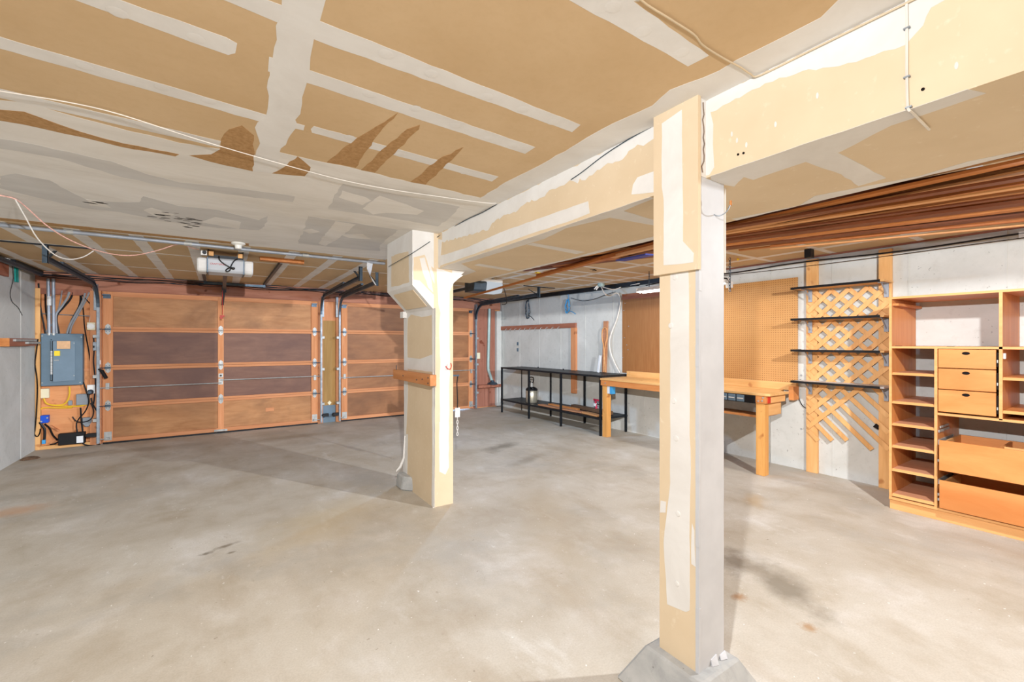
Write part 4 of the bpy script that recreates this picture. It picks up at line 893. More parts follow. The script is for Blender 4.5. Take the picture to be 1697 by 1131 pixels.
wcable([(76, 470), (75, 490), (76, 515), (79, 532), (81, 540)], 0.008, 'hole', 'dark brown cable just left of the conduits', 0.03)
wcable([(63, 562), (60, 585), (58, 605), (61, 625), (62, 650), (60, 690), (58, 712), (57, 720), (62, 724), (66, 718), (67, 711)], 0.007, 'hole', 'dark cable looping down the corner stud to the floor', 0.07)
wcable([(155, 555), (156, 580), (155, 600), (158, 630), (157, 655), (155, 670)], 0.008, 'black_plastic', 'black cable down the stud past the grey switch box', 0.07)
wcable([(115, 641), (115.5, 652), (113, 662), (108, 669), (100, 671.5), (85, 671.5), (76, 668), (72.5, 660)], 0.010, 'yellow_wire', 'yellow cable looping from the panel to the cream box', 0.03)
wcable([(84, 672), (105, 673.5), (130, 673.5), (143, 671), (150, 668), (154, 664)], 0.009, 'yellow_wire', 'yellow cable running right below the grey boxes', 0.04)
wcable([(67.5, 691), (66, 682), (69, 677.5), (76, 676), (100, 676.5), (120, 676)], 0.009, 'yellow_wire', 'yellow cable bending down into the blue box', 0.025)
wcable([(138, 633), (142, 645), (147, 662), (146, 672), (140, 684), (131, 694), (127, 703), (128, 715), (132, 722)], 0.008, 'black_plastic', 'black cord crossing past the outlet down to the power strip', 0.08)
wcable([(133.5, 676), (134.5, 690), (136, 705), (137.5, 719)], 0.010, 'black_plastic', 'straight black cord dropping to the power strip', 0.06)
wcable([(120, 691), (126, 698), (135, 700), (146, 698), (153, 692), (155, 680), (150, 668)], 0.007, 'black_plastic', 'black cord hanging in a curve over the round grey box', 0.09)
wcable([(151, 660), (153, 668), (157, 676), (164, 685)], 0.009, 'black_plastic', 'black cord from the plug slanting to the track', 0.09)
wcable([(134, 730), (140, 737), (150, 739), (160, 739), (166, 736)], 0.009, 'black_plastic', 'black cord lying at the foot of the wall by the track', 0.10)
wcable([(66, 700), (70, 706), (74, 712), (74, 724), (73, 732)], 0.014, 'black_plastic', 'thick black cable hanging below the blue box', 0.06)
wcable([(74, 703), (82, 710), (88, 722), (96, 730)], 0.010, 'hole', 'dark cable slanting from the blue box to the power strip', 0.05)
wcable([(83, 737), (90, 736), (96, 733)], 0.010, 'black_plastic', 'stub of black cord left of the power strip', 0.07)
wcable([(154, 476), (153, 500), (150, 520), (148, 535)], 0.0035, 'white_wire', 'thin white wire down to the doorbell chime', 0.05)
# devices
def dev(name, mb, mat, label, cat, bevel=0.004): return solo(mb, name, mat, label, cat, bevel=bevel)
o = dev('chime_box', pbox(144, 534.5, 157.5, 547.5, 0.10, gap=0.001), 'cream', 'square white box with a round dial above the grey switch', 'wall box')
q = ony(150.5, 541, YP - 0.10); MB().lathe([(0.04, 0), (0.04, -0.006), (0.03, -0.01), (0.001, -0.01)], (q.x, YP - 0.10, q.z), 18, 'y').build('dial', 'white_plastic', o)
o = dev('switch_box', pbox(153.5, 567, 163.5, 581.5, 0.085), 'galvanized', 'galvanized switch box on the stud right of the breaker panel', 'switch')
q = ony(155.5, 575, YP - 0.085); box(q.x - 0.008, q.x + 0.008, YP - 0.095, YP - 0.085, q.z - 0.014, q.z + 0.014).build('toggle', 'black_plastic', o)
dev('junction_box', pbox(67, 645, 81, 660, 0.05), 'cream', 'cream square junction box under the breaker panel', 'junction box')
o = dev('wall_outlet', pbox(144, 638.5, 157, 652.5, 0.10), 'white_plastic', 'white wall outlet with a black plug at the right of the panel', 'outlet')
q = ony(150, 650, YP - 0.11); MB().lathe([(0.0, 0), (0.034, 0), (0.034, -0.03), (0.02, -0.06), (0.0, -0.06)], (q.x, YP - 0.10, q.z), 12, 'y').build('plug', 'steel_dark', o)
dev('relay_box', pbox(126, 654, 146.5, 671, 0.06), 'box_gray', 'large grey box below the breaker panel', 'wall box')
dev('timer_box', pbox(112.5, 664.5, 119.5, 672, 0.03), 'box_gray', 'small grey box left of the large grey box', 'wall box')
q0, q1 = ony(136.5, 693, YP - 0.06), ony(153, 707, YP - 0.06)
dev('round_box', MB().prism([(q0.x, YP, q0.z), (q1.x, YP, q0.z), (q1.x, YP, (q0.z + q1.z) / 2), (q1.x - 0.04, YP, q1.z), (q0.x + 0.03, YP, q1.z), (q0.x, YP, (q0.z + q1.z) / 2 - 0.02)], (0, -0.06, 0)), 'box_gray', 'rounded grey box low on the plywood near the track', 'wall box')
o = dev('blue_outlet_box', pbox(66.5, 689.5, 80, 701, 0.07), 'blue', 'bright blue plastic outlet box low on the plywood', 'outlet box')
for a, b in ((68.5, 699), (78.5, 693)):
    q = ony(a, b, YP - 0.07); MB().cyl((q.x, YP - 0.076, q.z), (q.x, YP - 0.07, q.z), 0.010, 8).build('screw', 'zinc', o)
t = ony(73, 733, YP - 0.06); solo(MB().box(t.x - 0.016, t.x + 0.016, YP - 0.08, YP - 0.05, t.z - 0.02, t.z + 0.03), 'blue_connector', 'light_blue', 'small pale blue connector at the end of the hanging cable', 'connector')
q0, q1 = ony(96.5, 723, YP - 0.12), ony(141, 738, YP - 0.12)
o = solo(MB().box(q0.x, q1.x, YP - 0.13, YP - 0.056, 0.046, 0.046 + (q0.z - q1.z)), 'power_strip', 'black_plastic', 'black power strip lying on the bottom plate', 'power strip', bevel=0.006)
box(q1.x - 0.08, q1.x - 0.015, YP - 0.145, YP - 0.128, 0.06, 0.15).build('plug', 'paper_white', o)
for (a, b, c_, d_, lab) in ((84, 706, 98, 714, 'short wooden scrap block nailed at a slant'), (83, 735, 93, 729, 'small wooden wedge beside the power strip')):
    solo(MB().bar(ony(a, b, YP - 0.012), ony(c_, d_, YP - 0.012), 0.02, 0.05, (0, 1, 0)), 'wood_scrap', 'stud', lab, 'wood scrap')
for i, (a, b) in enumerate(((164, 601), (163, 707))):
    dev('sensor_clip', pbox(a - 2.5, b - 3.5, a + 2.5, b + 3.5, 0.08, gap=0.062), 'white_plastic', ('white clip on the stud level with the panel' if i == 0 else 'white clip on the stud near the floor') + ' beside the track', 'clip')
q0, q1 = ony(68, 520, YP - 0.03), ony(156, 524.5, YP - 0.03)
solo(MB().cyl(q0, q1, 0.006, 8), 'tie_rod', 'galvanized', 'thin steel rod across the stud bay above the breaker panel', 'rod')

# left wall
q = onx(8, 566, XL + 0.05)
ar = thing('tool_rest', 'short wooden arm with a steel hook on the left concrete wall', 'tool rest', (XL + 0.05, q.y, 1.36))
box(XL + 0.001, XL + 0.085, q.y, 8.0, 1.375, 1.465).build('arm', 'hook_board', ar, 0.003)
box(XL + 0.0, XL + 0.086, q.y - 0.006, q.y, 1.374, 1.466).build('painted_end', 'lumber_a', ar)
MB().box(XL + 0.085, XL + 0.11, q.y + 0.10, 7.9, 1.43, 1.455).box(XL + 0.085, XL + 0.115, 7.6, 8.02, 1.40, 1.425).build('bracket', 'zinc', ar)
q0 = onx(28, 442, XL + 0.02)
tl = thing('teal_strap', 'teal rubber strap hanging near the top of the left wall', 'strap', (XL + 0.02, q0.y, 2.1))
a, b = onx(27, 441, XL + 0.012), onx(27.5, 468, XL + 0.012)
MB().bar(a, b, 0.10, 0.012, (1, 0, 0)).build('strap', 'teal', tl, 0.004)
MB().tube(smoothpts([onx(u_, v_, XL + 0.006) for u_, v_ in ((20, 440), (22, 462), (17, 485), (20, 500), (30, 510), (37, 523))]), 0.003, 5).build('string', 'hole', tl)
a = onx(11, 430, XL + 0.03); solo(MB().box(XL + 0.001, XL + 0.05, a.y - 0.03, a.y + 0.03, a.z - 0.03, a.z + 0.03), 'wall_clip', 'white_plastic', 'small white clip at the top of the left wall', 'clip', bevel=0.004)
box(XL + 0.001, XL + 0.04, 6.2, 7.28, 2.16, 2.34).build('sill_end', 'hook_board', wall_left)
box(XL + 0.001, XL + 0.09, 7.28, YB - 0.1, 2.31, ZC - 0.001).build('wall_top_strip', 'black_metal', wall_left)
MB().tube([(XL + 0.07, 5.6, 2.31), (XL + 0.07, 8.2, 2.31)], 0.03, 8).build('pipe', 'steel_dark', wall_left)
# debris in the corner
q = onz(30, 763, 0); solo(MB().lathe([(0.09, 0), (0.07, 0.015), (0.03, 0.028), (0.002, 0.03)], (XL + 0.1, q.y, 0), 9), 'dirt_pile', 'dirt', 'small pile of brown dirt at the foot of the left wall', 'dirt')

# ================================================================== RIGHT WALL
# red corner fittings
pv = thing('vent_pipe', 'pale green metal pipe on the red boards in the far corner', 'pipe', tuple(ony(812, 632, YB - 0.1)))
P = [ony(a, b, YB - 0.07) for a, b in ((811, 512), (810, 560), (809, 600), (809, 612), (813, 625), (815, 631))]
MB().tube(P, 0.032, 12).build('pipe', 'pipe_green', pv, smooth=True)
MB().lathe([(0.0, 0), (0.12, 0), (0.10, 0.03), (0.05, 0.05), (0.03, 0.09), (0.0, 0.09)], (P[-1].x, YB - 0.10, 0.50), 14).build('outlet_cap', 'steel_dark', pv)
q = ony(792.5, 590, YB - 0.03); o = solo(box(q.x - 0.04, q.x + 0.04, YB - 0.045, YB - 0.03, q.z - 0.065, q.z + 0.065), 'light_switch', 'cream', 'cream light switch plate on the red boards by the right door', 'switch', bevel=0.003)
box(q.x - 0.008, q.x + 0.008, YB - 0.055, YB - 0.045, q.z - 0.014, q.z + 0.014).build('toggle', 'white_plastic', o)

# coat-hook board on the wall
hb = thing('hook_board', 'wooden hook board with a long upright leg on the concrete wall', 'hook board', (5.27, 7.1, 0.5))
along(5.94, 8.28, 0.04, 0.004, 1.68, 1.765).build('rail', 'hook_board', hb, 0.002)
along(5.93, 6.05, 0.045, 0.004, 0.50, 1.68).build('upright', 'stud', hb, 0.002)
for j in range(11):
    y = 6.35 + 0.165 * j; XR_ = XW(y); MB().tube(smoothpts([(XR_ - 0.038, y, 1.705), (XR_ - 0.07, y, 1.70), (XR_ - 0.085, y, 1.675), (XR_ - 0.075, y, 1.66)]), 0.005, 6).build('hook', 'zinc', hb)
# dark strips along the wall top, under the ceiling
along(4.0, YK, 0.06, 0.001, 2.30, ZC - 0.001).build('wall_top_strip', 'black_metal', wall_right)
tr = along(YK, YB - 0.09, 0.08, 0.001, 2.29, ZC - 0.001).build('wall_top_strip', 'black_metal', wall_right)
box(XR - 0.03, XR - 0.001, -2.4, 4.0, 2.345, ZC - 0.001).build('wall_top_strip', 'hook_board', wall_right)
pxcable('wall_cable', [Vector((XR - 0.09, y, z)) for y, z in ((4.4, 2.27), (3.8, 2.30), (3.0, 2.285), (2.3, 2.30), (1.4, 2.275), (0.6, 2.29), (-0.3, 2.285))], 0.008, 'black_plastic', 'black cable along the top of the concrete wall above the shelves')
pxcable('thin_wall_wire', [Vector((XR - 0.07, y, z)) for y, z in ((4.4, 2.24), (3.4, 2.27), (2.5, 2.255), (1.6, 2.25), (0.8, 2.255), (-0.3, 2.25))], 0.003, 'hole', 'thin dark wire just below the black cable on the concrete wall')
# coiled ropes hung on the wall
for (cx, cy, mat, lab, R_) in ((941, 508, 'light_blue', 'bright blue rope bundle hung on the concrete wall', 0.08), (875, 513, 'steel_dark', 'dull grey rope coil hung high on the concrete wall near the far corner', 0.12)):
    yy = 6.2 if cx > 900 else 7.2
    c0 = onx(cx, cy, XW(yy) - 0.03); pts = []
    for j in range(40):
        t = j / 39 * 6 * math.pi; pts.append((c0.x - 0.01 * (j % 3), c0.y + R_ * 0.55 * math.sin(t) + random.uniform(-.02, .02), c0.z + R_ * 1.5 * math.cos(t) + random.uniform(-.02, .02)))
    o = thing('rope_coil', lab, 'rope', tuple(c0))
    MB().tube(smoothpts(pts, 2), 0.006, 5).build('coil', mat, o)
    MB().tube([c0 + Vector((0.025, 0, R_ * 1.5)), c0 + Vector((0, 0, 0.28)), c0 + Vector((0.02, 0.01, 0.42))], 0.005, 5).build('tail', mat, o)
    MB().tube(smoothpts([c0 + Vector((0, 0, -R_)), c0 + Vector((-0.01, -0.12, -R_ * 1.3)), c0 + Vector((-0.01, -0.22, -R_ * 1.9))]), 0.007, 5).build('loose_end', mat, o)
for a, b in ((859, 570), (859, 580)):
    q = onx(a, b, 5.24); q.x = XW(q.y); box(q.x - 0.004, q.x + 0.002, q.y - 0.03, q.y + 0.03, q.z - 0.035, q.z + 0.035).build('scratch_mark', 'panel_gray', wall_right)

# ------------------------------------------------------------------ black steel rack
RX0, RX1, RZ, RS = 4.80, 5.36, 0.915, 0.272
rk = thing('steel_rack', 'long black steel rack with two shelves against the concrete wall', 'rack', (5.08, 6.18, 0))
YS = [4.82, 5.73, 6.63, 7.54]
RXS = lambda y, f=0.3: (XW(y) - XR) * f
for y in YS:
    for x in (RX0 + RXS(y), RX1 + RXS(y, 0.65)): box(x - 0.015, x + 0.015, y - 0.015, y + 0.015, 0, RZ - 0.03).build('leg', 'black_metal', rk)
for z, nm in ((RZ, 'top_shelf'), (RS, 'lower_shelf')):
    for x, ff in ((RX0, 0.3), (RX1, 0.65)): MB().bar((x + RXS(YS[0], ff), YS[0] - 0.02, z - 0.015), (x + RXS(YS[3], ff), YS[3] + 0.02, z - 0.015), 0.032, 0.03).build('shelf_rail', 'black_metal', rk)
    for y in YS: box(RX0 + RXS(y), RX1 + RXS(y, 0.65), y - 0.012, y + 0.012, z - 0.03, z - 0.004).build('cross_rail', 'black_metal', rk)
    MB().prism([(RX0 + 0.016 + RXS(YS[0]), YS[0], z - 0.012), (RX1 - 0.016 + RXS(YS[0], 0.65), YS[0], z - 0.012), (RX1 - 0.016 + RXS(YS[3], 0.65), YS[3], z - 0.012), (RX0 + 0.016 + RXS(YS[3]), YS[3], z - 0.012)], (0, 0, 0.01)).build(nm, 'black_metal', rk)
for y in (6.2, 6.95): MB().lathe([(0.0, 0), (0.014, 0), (0.014, 0.02), (0, 0.02)], (RX1 - 0.1 + RXS(y), y, RZ - 0.002), 10).build('bolt', 'black_metal', rk)
# sprayer
sx_, sy_, sz_ = 4.95, 6.80, RS
sp = thing('pump_sprayer', 'metal pump sprayer with black pump handle on the rack shelf', 'sprayer', (sx_, sy_, sz_))
MB().lathe([(0.0, 0), (0.105, 0), (0.112, 0.015), (0.112, 0.22), (0.10, 0.235), (0.0, 0.235)], (sx_, sy_, sz_), 24).build('tank', 'tank_steel', sp, smooth=True)
MB().lathe([(0.0, 0), (0.115, 0), (0.115, 0.02), (0.085, 0.05), (0.05, 0.065), (0.0, 0.07)], (sx_, sy_, sz_ + 0.23), 24).build('cap', 'black_plastic', sp, smooth=True)
MB().lathe([(0.0, 0), (0.03, 0), (0.026, 0.09), (0.0, 0.09)], (sx_, sy_, sz_ + 0.29), 12).build('pump_tube', 'zinc', sp)
MB().tube(smoothpts([(sx_, sy_, sz_ + 0.37), (sx_, sy_ - 0.055, sz_ + 0.40), (sx_, sy_ - 0.055, sz_ + 0.47), (sx_, sy_ + 0.055, sz_ + 0.47), (sx_, sy_ + 0.055, sz_ + 0.40), (sx_, sy_, sz_ + 0.37)]), 0.010, 8).build('pump_handle', 'black_plastic', sp, smooth=True)
MB().tube(smoothpts([(sx_ - 0.07, sy_ - 0.05, sz_ + 0.26), (sx_ - 0.10, sy_ - 0.10, sz_ + 0.30), (sx_ - 0.06, sy_ - 0.14, sz_ + 0.27)]), 0.008, 6).build('hose', 'black_plastic', sp)
MB().lathe([(0.0, 0), (0.03, 0), (0.03, -0.004), (0.0, -0.004)], (sx_ - 0.085, sy_ - 0.078, sz_ + 0.17), 14, 'y').build('label', 'paper_white', sp)
# boards on the lower shelf
solo(MB().bar((4.855, 6.40, RS + 0.012), (4.885, 5.30, RS + 0.012), 0.12, 0.02), 'shelf_plank', 'plank', 'pale plank lying along the front of the rack shelf', 'plank', 'planks on the rack', 0.002)
solo(MB().bar((4.98, 6.28, RS + 0.018), (5.0, 5.55, RS + 0.018), 0.09, 0.032), 'shelf_plank', 'lumber_a', 'orange plank behind the pale one on the rack shelf', 'plank', 'planks on the rack', 0.002)
solo(MB().bar((4.90, 5.28, RS + 0.014), (4.86, 4.90, RS + 0.014), 0.12, 0.024), 'shelf_plank', 'lumber_d', 'short plank end at the workbench end of the rack shelf', 'plank', 'planks on the rack', 0.002)
solo(MB().bar((5.16, 5.85, RS + 0.03), (5.12, 4.92, RS + 0.03), 0.10, 0.055), 'shelf_plank', 'dark_board', 'dark weathered board towards the back of the rack shelf', 'plank', 'planks on the rack', 0.002)
cl = thing('bar_clamp', 'pink red clamp standing on the boards of the rack shelf', 'clamp', (5.12, 5.25, RS + 0.058))
MB().bar((5.12, 5.24, RS + 0.058), (5.12, 5.26, RS + 0.21), 0.028, 0.03).build('jaw', 'magenta_red', cl, 0.004)
MB().bar((5.12, 5.30, RS + 0.205), (5.12, 5.17, RS + 0.20), 0.028, 0.028).build('head', 'magenta_red', cl, 0.004)
MB().bar((5.12, 5.22, RS + 0.14), (5.12, 5.12, RS + 0.12), 0.02, 0.012).build('trigger', 'black_plastic', cl)
box(5.105, 5.135, 5.235, 5.285, RS + 0.10, RS + 0.145).build('label', 'paper_white', cl)
# board and moulding leaning above the rack
lb = solo(MB().bar((XR - 0.09, 5.26, RZ + 0.002), (XR - 0.06, 5.25, 1.77), 0.10, 0.02, (1, 0, 0)), 'leaning_board', 'plank', 'upright board leaning on the wall above the black rack', 'board', bevel=0.002)
o = solo(MB().tube(smoothpts([(XR - 0.14, 5.22, RZ + 0.01), (XR - 0.11, 5.25, 1.3), (XR - 0.10, 5.30, 1.5), (XR - 0.095, 5.29, 1.63), (XR - 0.09, 5.24, 1.66), (XR - 0.09, 5.2, 1.62), (XR - 0.095, 5.19, 1.5), (XR - 0.11, 5.23, 1.3), (XR - 0.14, 5.19, RZ + 0.01)]), 0.010, 6), 'bent_moulding', 'lumber_d', 'pale wooden strip bent into a loop before the leaning board', 'moulding', smooth=True)
solo(MB().bar((XR - 0.16, 5.33, RZ + 0.002), (XR - 0.14, 5.30, 1.20), 0.045, 0.02, (1, 0, 0)), 'white_bar', 'paper_white', 'short white bar leaning beside the bent strip', 'bar', bevel=0.002)
# cables and round box on the ceiling
q = onz(996, 470)
jb = thing('ceiling_box', 'round teal grey electrical box on the ceiling near the concrete wall', 'junction box', (q.x, q.y, ZC - 0.06))
MB().lathe([(0.0, 0), (0.055, 0), (0.055, -0.045), (0.045, -0.055), (0.0, -0.055)], (q.x, q.y, ZC), 16).build('box', 'pipe_green', jb, smooth=True)
MB().tube([(q.x - 0.03, q.y + 0.03, ZC - 0.05), (q.x - 0.05, q.y + 0.06, ZC - 0.10)], 0.012, 8).build('plug', 'white_plastic', jb)
MB().tube([(q.x - 0.06, q.y + 0.02, ZC - 0.04), (q.x - 0.08, q.y + 0.07, ZC - 0.09)], 0.010, 8).build('plug', 'white_plastic', jb)
b0 = Vector((q.x, q.y, ZC - 0.05))
wp = [b0, onx(1003, 488, 5.0), onx(1012, 490, 5.15)] + [onw(a, b, x) for a, b, x in ((1022, 486, 0.05), (1028, 494, 0.02), (1027, 510, 0.02), (1022, 530, 0.02), (1016, 545, 0.03), (1010, 565, 0.04), (1012, 585, 0.04), (1020, 605, 0.04), (1027, 618, 0.05))]
pxcable('outlet_cable', wp, 0.009, 'white_wire', 'off white cable from the round ceiling box down to the rack end')
pxcable('dangling_cable', [b0, onx(1006, 478, 5.0), onx(1018, 480, 5.2)] + [onw(a, b, x) for a, b, x in ((1030, 476, 0.07), (1045, 473, 0.075), (1060, 470, 0.075))], 0.006, 'white_wire', 'white cable from the round ceiling box along the wall top')
pxcable('long_sag_wire', [onw(a, b, 0.02) for a, b in ((946, 494), (965, 499), (985, 496), (1003, 489), (1020, 484))], 0.004, 'black_plastic', 'thin dark wire sagging along the wall left of the round box')
# ceiling digit, small marks in the right bay
text('3', 0.19, 'hole', ceiling, tuple(onz(984, 448, ZC - 0.0045)), (math.radians(180), 0, math.radians(-60)), 'painted_number')

# ------------------------------------------------------------------ pegboards
pb = solo(MB().box(XR - 0.02, XR - 0.012, 2.347, 3.55, 0.96, 2.15).box(XR - 0.012, XR - 0.002, 2.4, 3.5, 1.0, 2.1), 'pegboard', 'pegboard', 'tan perforated pegboard above the right half of the workbench', 'pegboard')
hbd = solo(MB().box(XR - 0.02, XR - 0.012, 3.555, 4.95, 0.93, 2.19).box(XR - 0.012, XR - 0.001, 3.6, 4.9, 0.96, 2.15), 'hardboard_panel', 'hardboard', 'dark brown hardboard panel above the left half of the workbench', 'panel')
box(XR - 0.0205, XR - 0.0195, 3.56, 4.945, 2.10, 2.185).build('top_strip', 'hook_board', hbd)
for a, b in ((1036, 503), (1034, 515), (1042, 541), (1035, 560), (1039, 572), (1041, 580), (1032, 593)):
    q = onx(a, b, XR - 0.02); MB().cyl((XR - 0.028, q.y, q.z), (XR - 0.019, q.y, q.z), 0.007, 8).build('peg', 'zinc', hbd)

# ------------------------------------------------------------------ workbench
BX0, BY0, BY1, BZ = 4.76, 2.35, 4.795, 0.88
wb_ = thing('workbench', 'long wooden workbench with square posts below the pegboard', 'workbench', (5.05, 3.6, 0))
MB().prism([(BX0, BY0 + 0.03, BZ - 0.028), (BX0 + 0.03, BY0, BZ - 0.028), (5.195, BY0, BZ - 0.028), (5.195, BY0 + 0.10, BZ - 0.028), (XR - 0.025, BY0 + 0.14, BZ - 0.028), (XR - 0.025, BY1, BZ - 0.028), (BX0, BY1, BZ - 0.028)], (0, 0, 0.028)).build('worktop', 'pine_y', wb_, 0.003)
for y in (BY0 + 0.06, BY1 - 0.105):
    box(BX0 + 0.035, BX0 + 0.125, y, y + 0.09, 0, BZ - 0.108).build('leg', 'bench_leg', wb_, 0.003)
    if y < 3: box(BX0 + 0.125, 5.17, y + 0.01, y + 0.05, BZ - 0.25, BZ - 0.11).build('end_rail', 'pine_x', wb_, 0.002)
box(BX0 + 0.012, BX0 + 0.052, BY0 + 0.035, BY1 - 0.004, BZ - 0.108, BZ - 0.028).build('front_apron', 'bench_apron', wb_, 0.002)
box(BX0 + 0.052, 5.19, BY0 + 0.035, BY0 + 0.075, BZ - 0.108, BZ - 0.028).build('end_apron', 'pine_x', wb_, 0.002)
box(BX0 + 0.05, BX0 + 0.10, BY0 + 0.028, BY0 + 0.036, BZ - 0.106, BZ - 0.03).build('red_paint', 'red', wb_)
box(XR - 0.07, XR - 0.022, BY0 - 0.01, BY1, BZ, BZ + 0.085).build('back_rail', 'pine_y', wb_, 0.002)
box(5.25, XR - 0.03, BY0 - 0.02, BY0 + 0.03, 0.78, 0.93).build('end_board', 'bench_apron', wb_, 0.002)
box(BX0 + 0.1, XR - 0.15, BY0 + 0.15, 3.6, 0.60, 0.625).build('under_shelf', 'bench_apron', wb_)
for y, z in ((BY0 + 0.07, 0.80), (BY0 + 0.11, 0.795), (BY0 + 0.06, 0.835), (BY1 - 0.1, 0.81)):
    MB().cyl((BX0 + 0.004, y, z), (BX0 + 0.013, y, z), 0.009, 8).build('bolt', 'zinc', wb_)
# drawer organizer under the worktop
og = thing('parts_organizer', 'grey clear-drawer parts organizer hung under the workbench front', 'organizer', (BX0 + 0.03, 2.75, 0.76))
ya, yb2 = BY0 + 0.14, BY0 + 0.75
box(BX0 + 0.002, BX0 + 0.011, ya, yb2, 0.765, BZ - 0.03).build('case', 'black_plastic', og)
box(BX0 + 0.053, BX0 + 0.25, ya, yb2, 0.765, BZ - 0.03).build('case', 'black_plastic', og)
nd = 6
for j in range(nd):
    w0 = ya + 0.02 + (yb2 - ya - 0.03) * j / nd; w1 = w0 + (yb2 - ya - 0.03) / nd - 0.012
    d = box(BX0 - 0.004, BX0 + 0.002, w0, w1, 0.772, BZ - 0.036).build('drawer', 'hole' if j == 0 else 'panel_gray', og, 0.002)
    if j: box(BX0 - 0.010, BX0 - 0.003, w0 + 0.01, w1 - 0.01, 0.80, 0.812).build('pull', 'shelf_white', d)
solo(box(BX0 + 0.30, BX0 + 0.42, BY0 + 0.2, BY0 + 0.75, 0.626, 0.73), 'white_box', 'shelf_white', 'long off-white box on the shelf under the workbench', 'box', bevel=0.004)
# outlet on the bench leg
o = solo(box(BX0 + 0.04, BX0 + 0.10, BY1 - 0.165, BY1 - 0.107, 0.655, 0.765), 'bench_outlet', 'paper_white', 'white and blue outlet box on the left workbench leg', 'outlet box', bevel=0.003)
box(BX0 + 0.036, BX0 + 0.104, BY1 - 0.21, BY1 - 0.165, 0.655, 0.765).build('side_box', 'light_blue', o)
# stain of the bench and cable by its end
pxcable('bench_end_wire', [onx(a, b, XR - 0.012) for a, b in ((1323, 640), (1323, 655), (1327, 668), (1334, 676), (1345, 678), (1350, 681))], 0.004, 'hole', 'thin brown wire curling from the workbench end to the lattice')

# ------------------------------------------------------------------ shop light
LX, LZ = 4.73, 2.10
sl_ = thing('shop_light', 'white fluorescent shop light hung over the workbench, lit', 'shop light', (LX, 3.42, LZ))
MB().prism([(LX - 0.075, 2.80, LZ), (LX - 0.03, 2.80, LZ + 0.05), (LX + 0.03, 2.80, LZ + 0.05), (LX + 0.075, 2.80, LZ), (LX + 0.06, 2.80, LZ), (LX + 0.025, 2.80, LZ + 0.03), (LX - 0.025, 2.80, LZ + 0.03), (LX - 0.06, 2.80, LZ)], (0, 1.22, 0)).build('reflector', 'shelf_white', sl_)
for y in (2.80, 4.015): box(LX - 0.07, LX + 0.07, y, y + 0.005, LZ - 0.012, LZ + 0.045).build('end_cap', 'shelf_white', sl_)
for s in (-1, 1): MB().cyl((LX + s * 0.032, 2.83, LZ - 0.005), (LX + s * 0.032, 3.99, LZ - 0.005), 0.014, 10).build('tube', 'tube_glow', sl_, smooth=True)
def chain(mb, x, y, z0, z1):
    z = z1; i = 0
    while z > z0:
        mb.tube([Vector((x + (0.010 * math.cos(t) if i % 2 else 0), y + (0 if i % 2 else 0.010 * math.cos(t)), z - 0.02 + 0.022 * math.sin(t))) for t in [j * math.pi / 5 for j in range(11)]], 0.003, 5); z -= 0.034; i += 1
for y in (2.86, 3.86):
    mb = MB(); chain(mb, LX, y, LZ + 0.05, ZC); mb.build('chain', 'steel_dark', sl_)
L = bpy.data.lights.new('tube_light', 'AREA'); L.shape = 'RECTANGLE'; L.size = 0.10; L.size_y = 1.1; L.energy = TUBE_POWER; L.color = (1, 0.98, 0.93)
lo = bpy.data.objects.new('tube_light', L); C.objects.link(lo); lo.parent = sl_; lo.location = Vector((LX, 3.41, LZ - 0.022)) - wl(sl_)
ck = thing('hanging_chain', 'loose steel chain with a white bracket right of the near column top', 'chain', (LX, 2.74, 2.0))
mb = MB(); chain(mb, LX - 0.02, 2.74, 2.0, ZC); mb.build('links', 'steel_dark', ck)
box(LX, LX + 0.05, 2.745, 2.80, 2.03, 2.10).build('bracket', 'shelf_white', ck)

# ------------------------------------------------------------------ uprights, lattice and shelves
for (ya, yb3, lab) in ((2.145, 2.255, 'pale wooden upright on the concrete wall at the pegboard end of the lattice'), (1.515, 1.615, 'pale wooden upright on the concrete wall next to the drawer cabinet')):
    o = solo(box(XR - 0.04, XR - 0.002, ya, yb3, 0.0, 2.325), 'wall_upright', 'pine_z', lab, 'upright', 'wall uprights', 0.002)
lt_ = thing('lattice_panel', 'diagonal wooden lattice panel fixed across the two uprights', 'lattice', (XR - 0.06, 1.88, 0.4))
LY0, LY1, LZ0, LZ1 = 1.545, 2.215, 0.62, 1.955
def clipped(a, d, y0, y1, z0, z1):
    t0, t1 = -9, 9
    for i, (lo_, hi_) in enumerate(((y0, y1), (z0, z1))):
        ta, tb = (lo_ - a[i]) / d[i], (hi_ - a[i]) / d[i]; t0 = max(t0, min(ta, tb)); t1 = min(t1, max(ta, tb))
    return t0, t1
pitch = 0.157
r2 = math.sqrt(0.5)
SW = 0.044
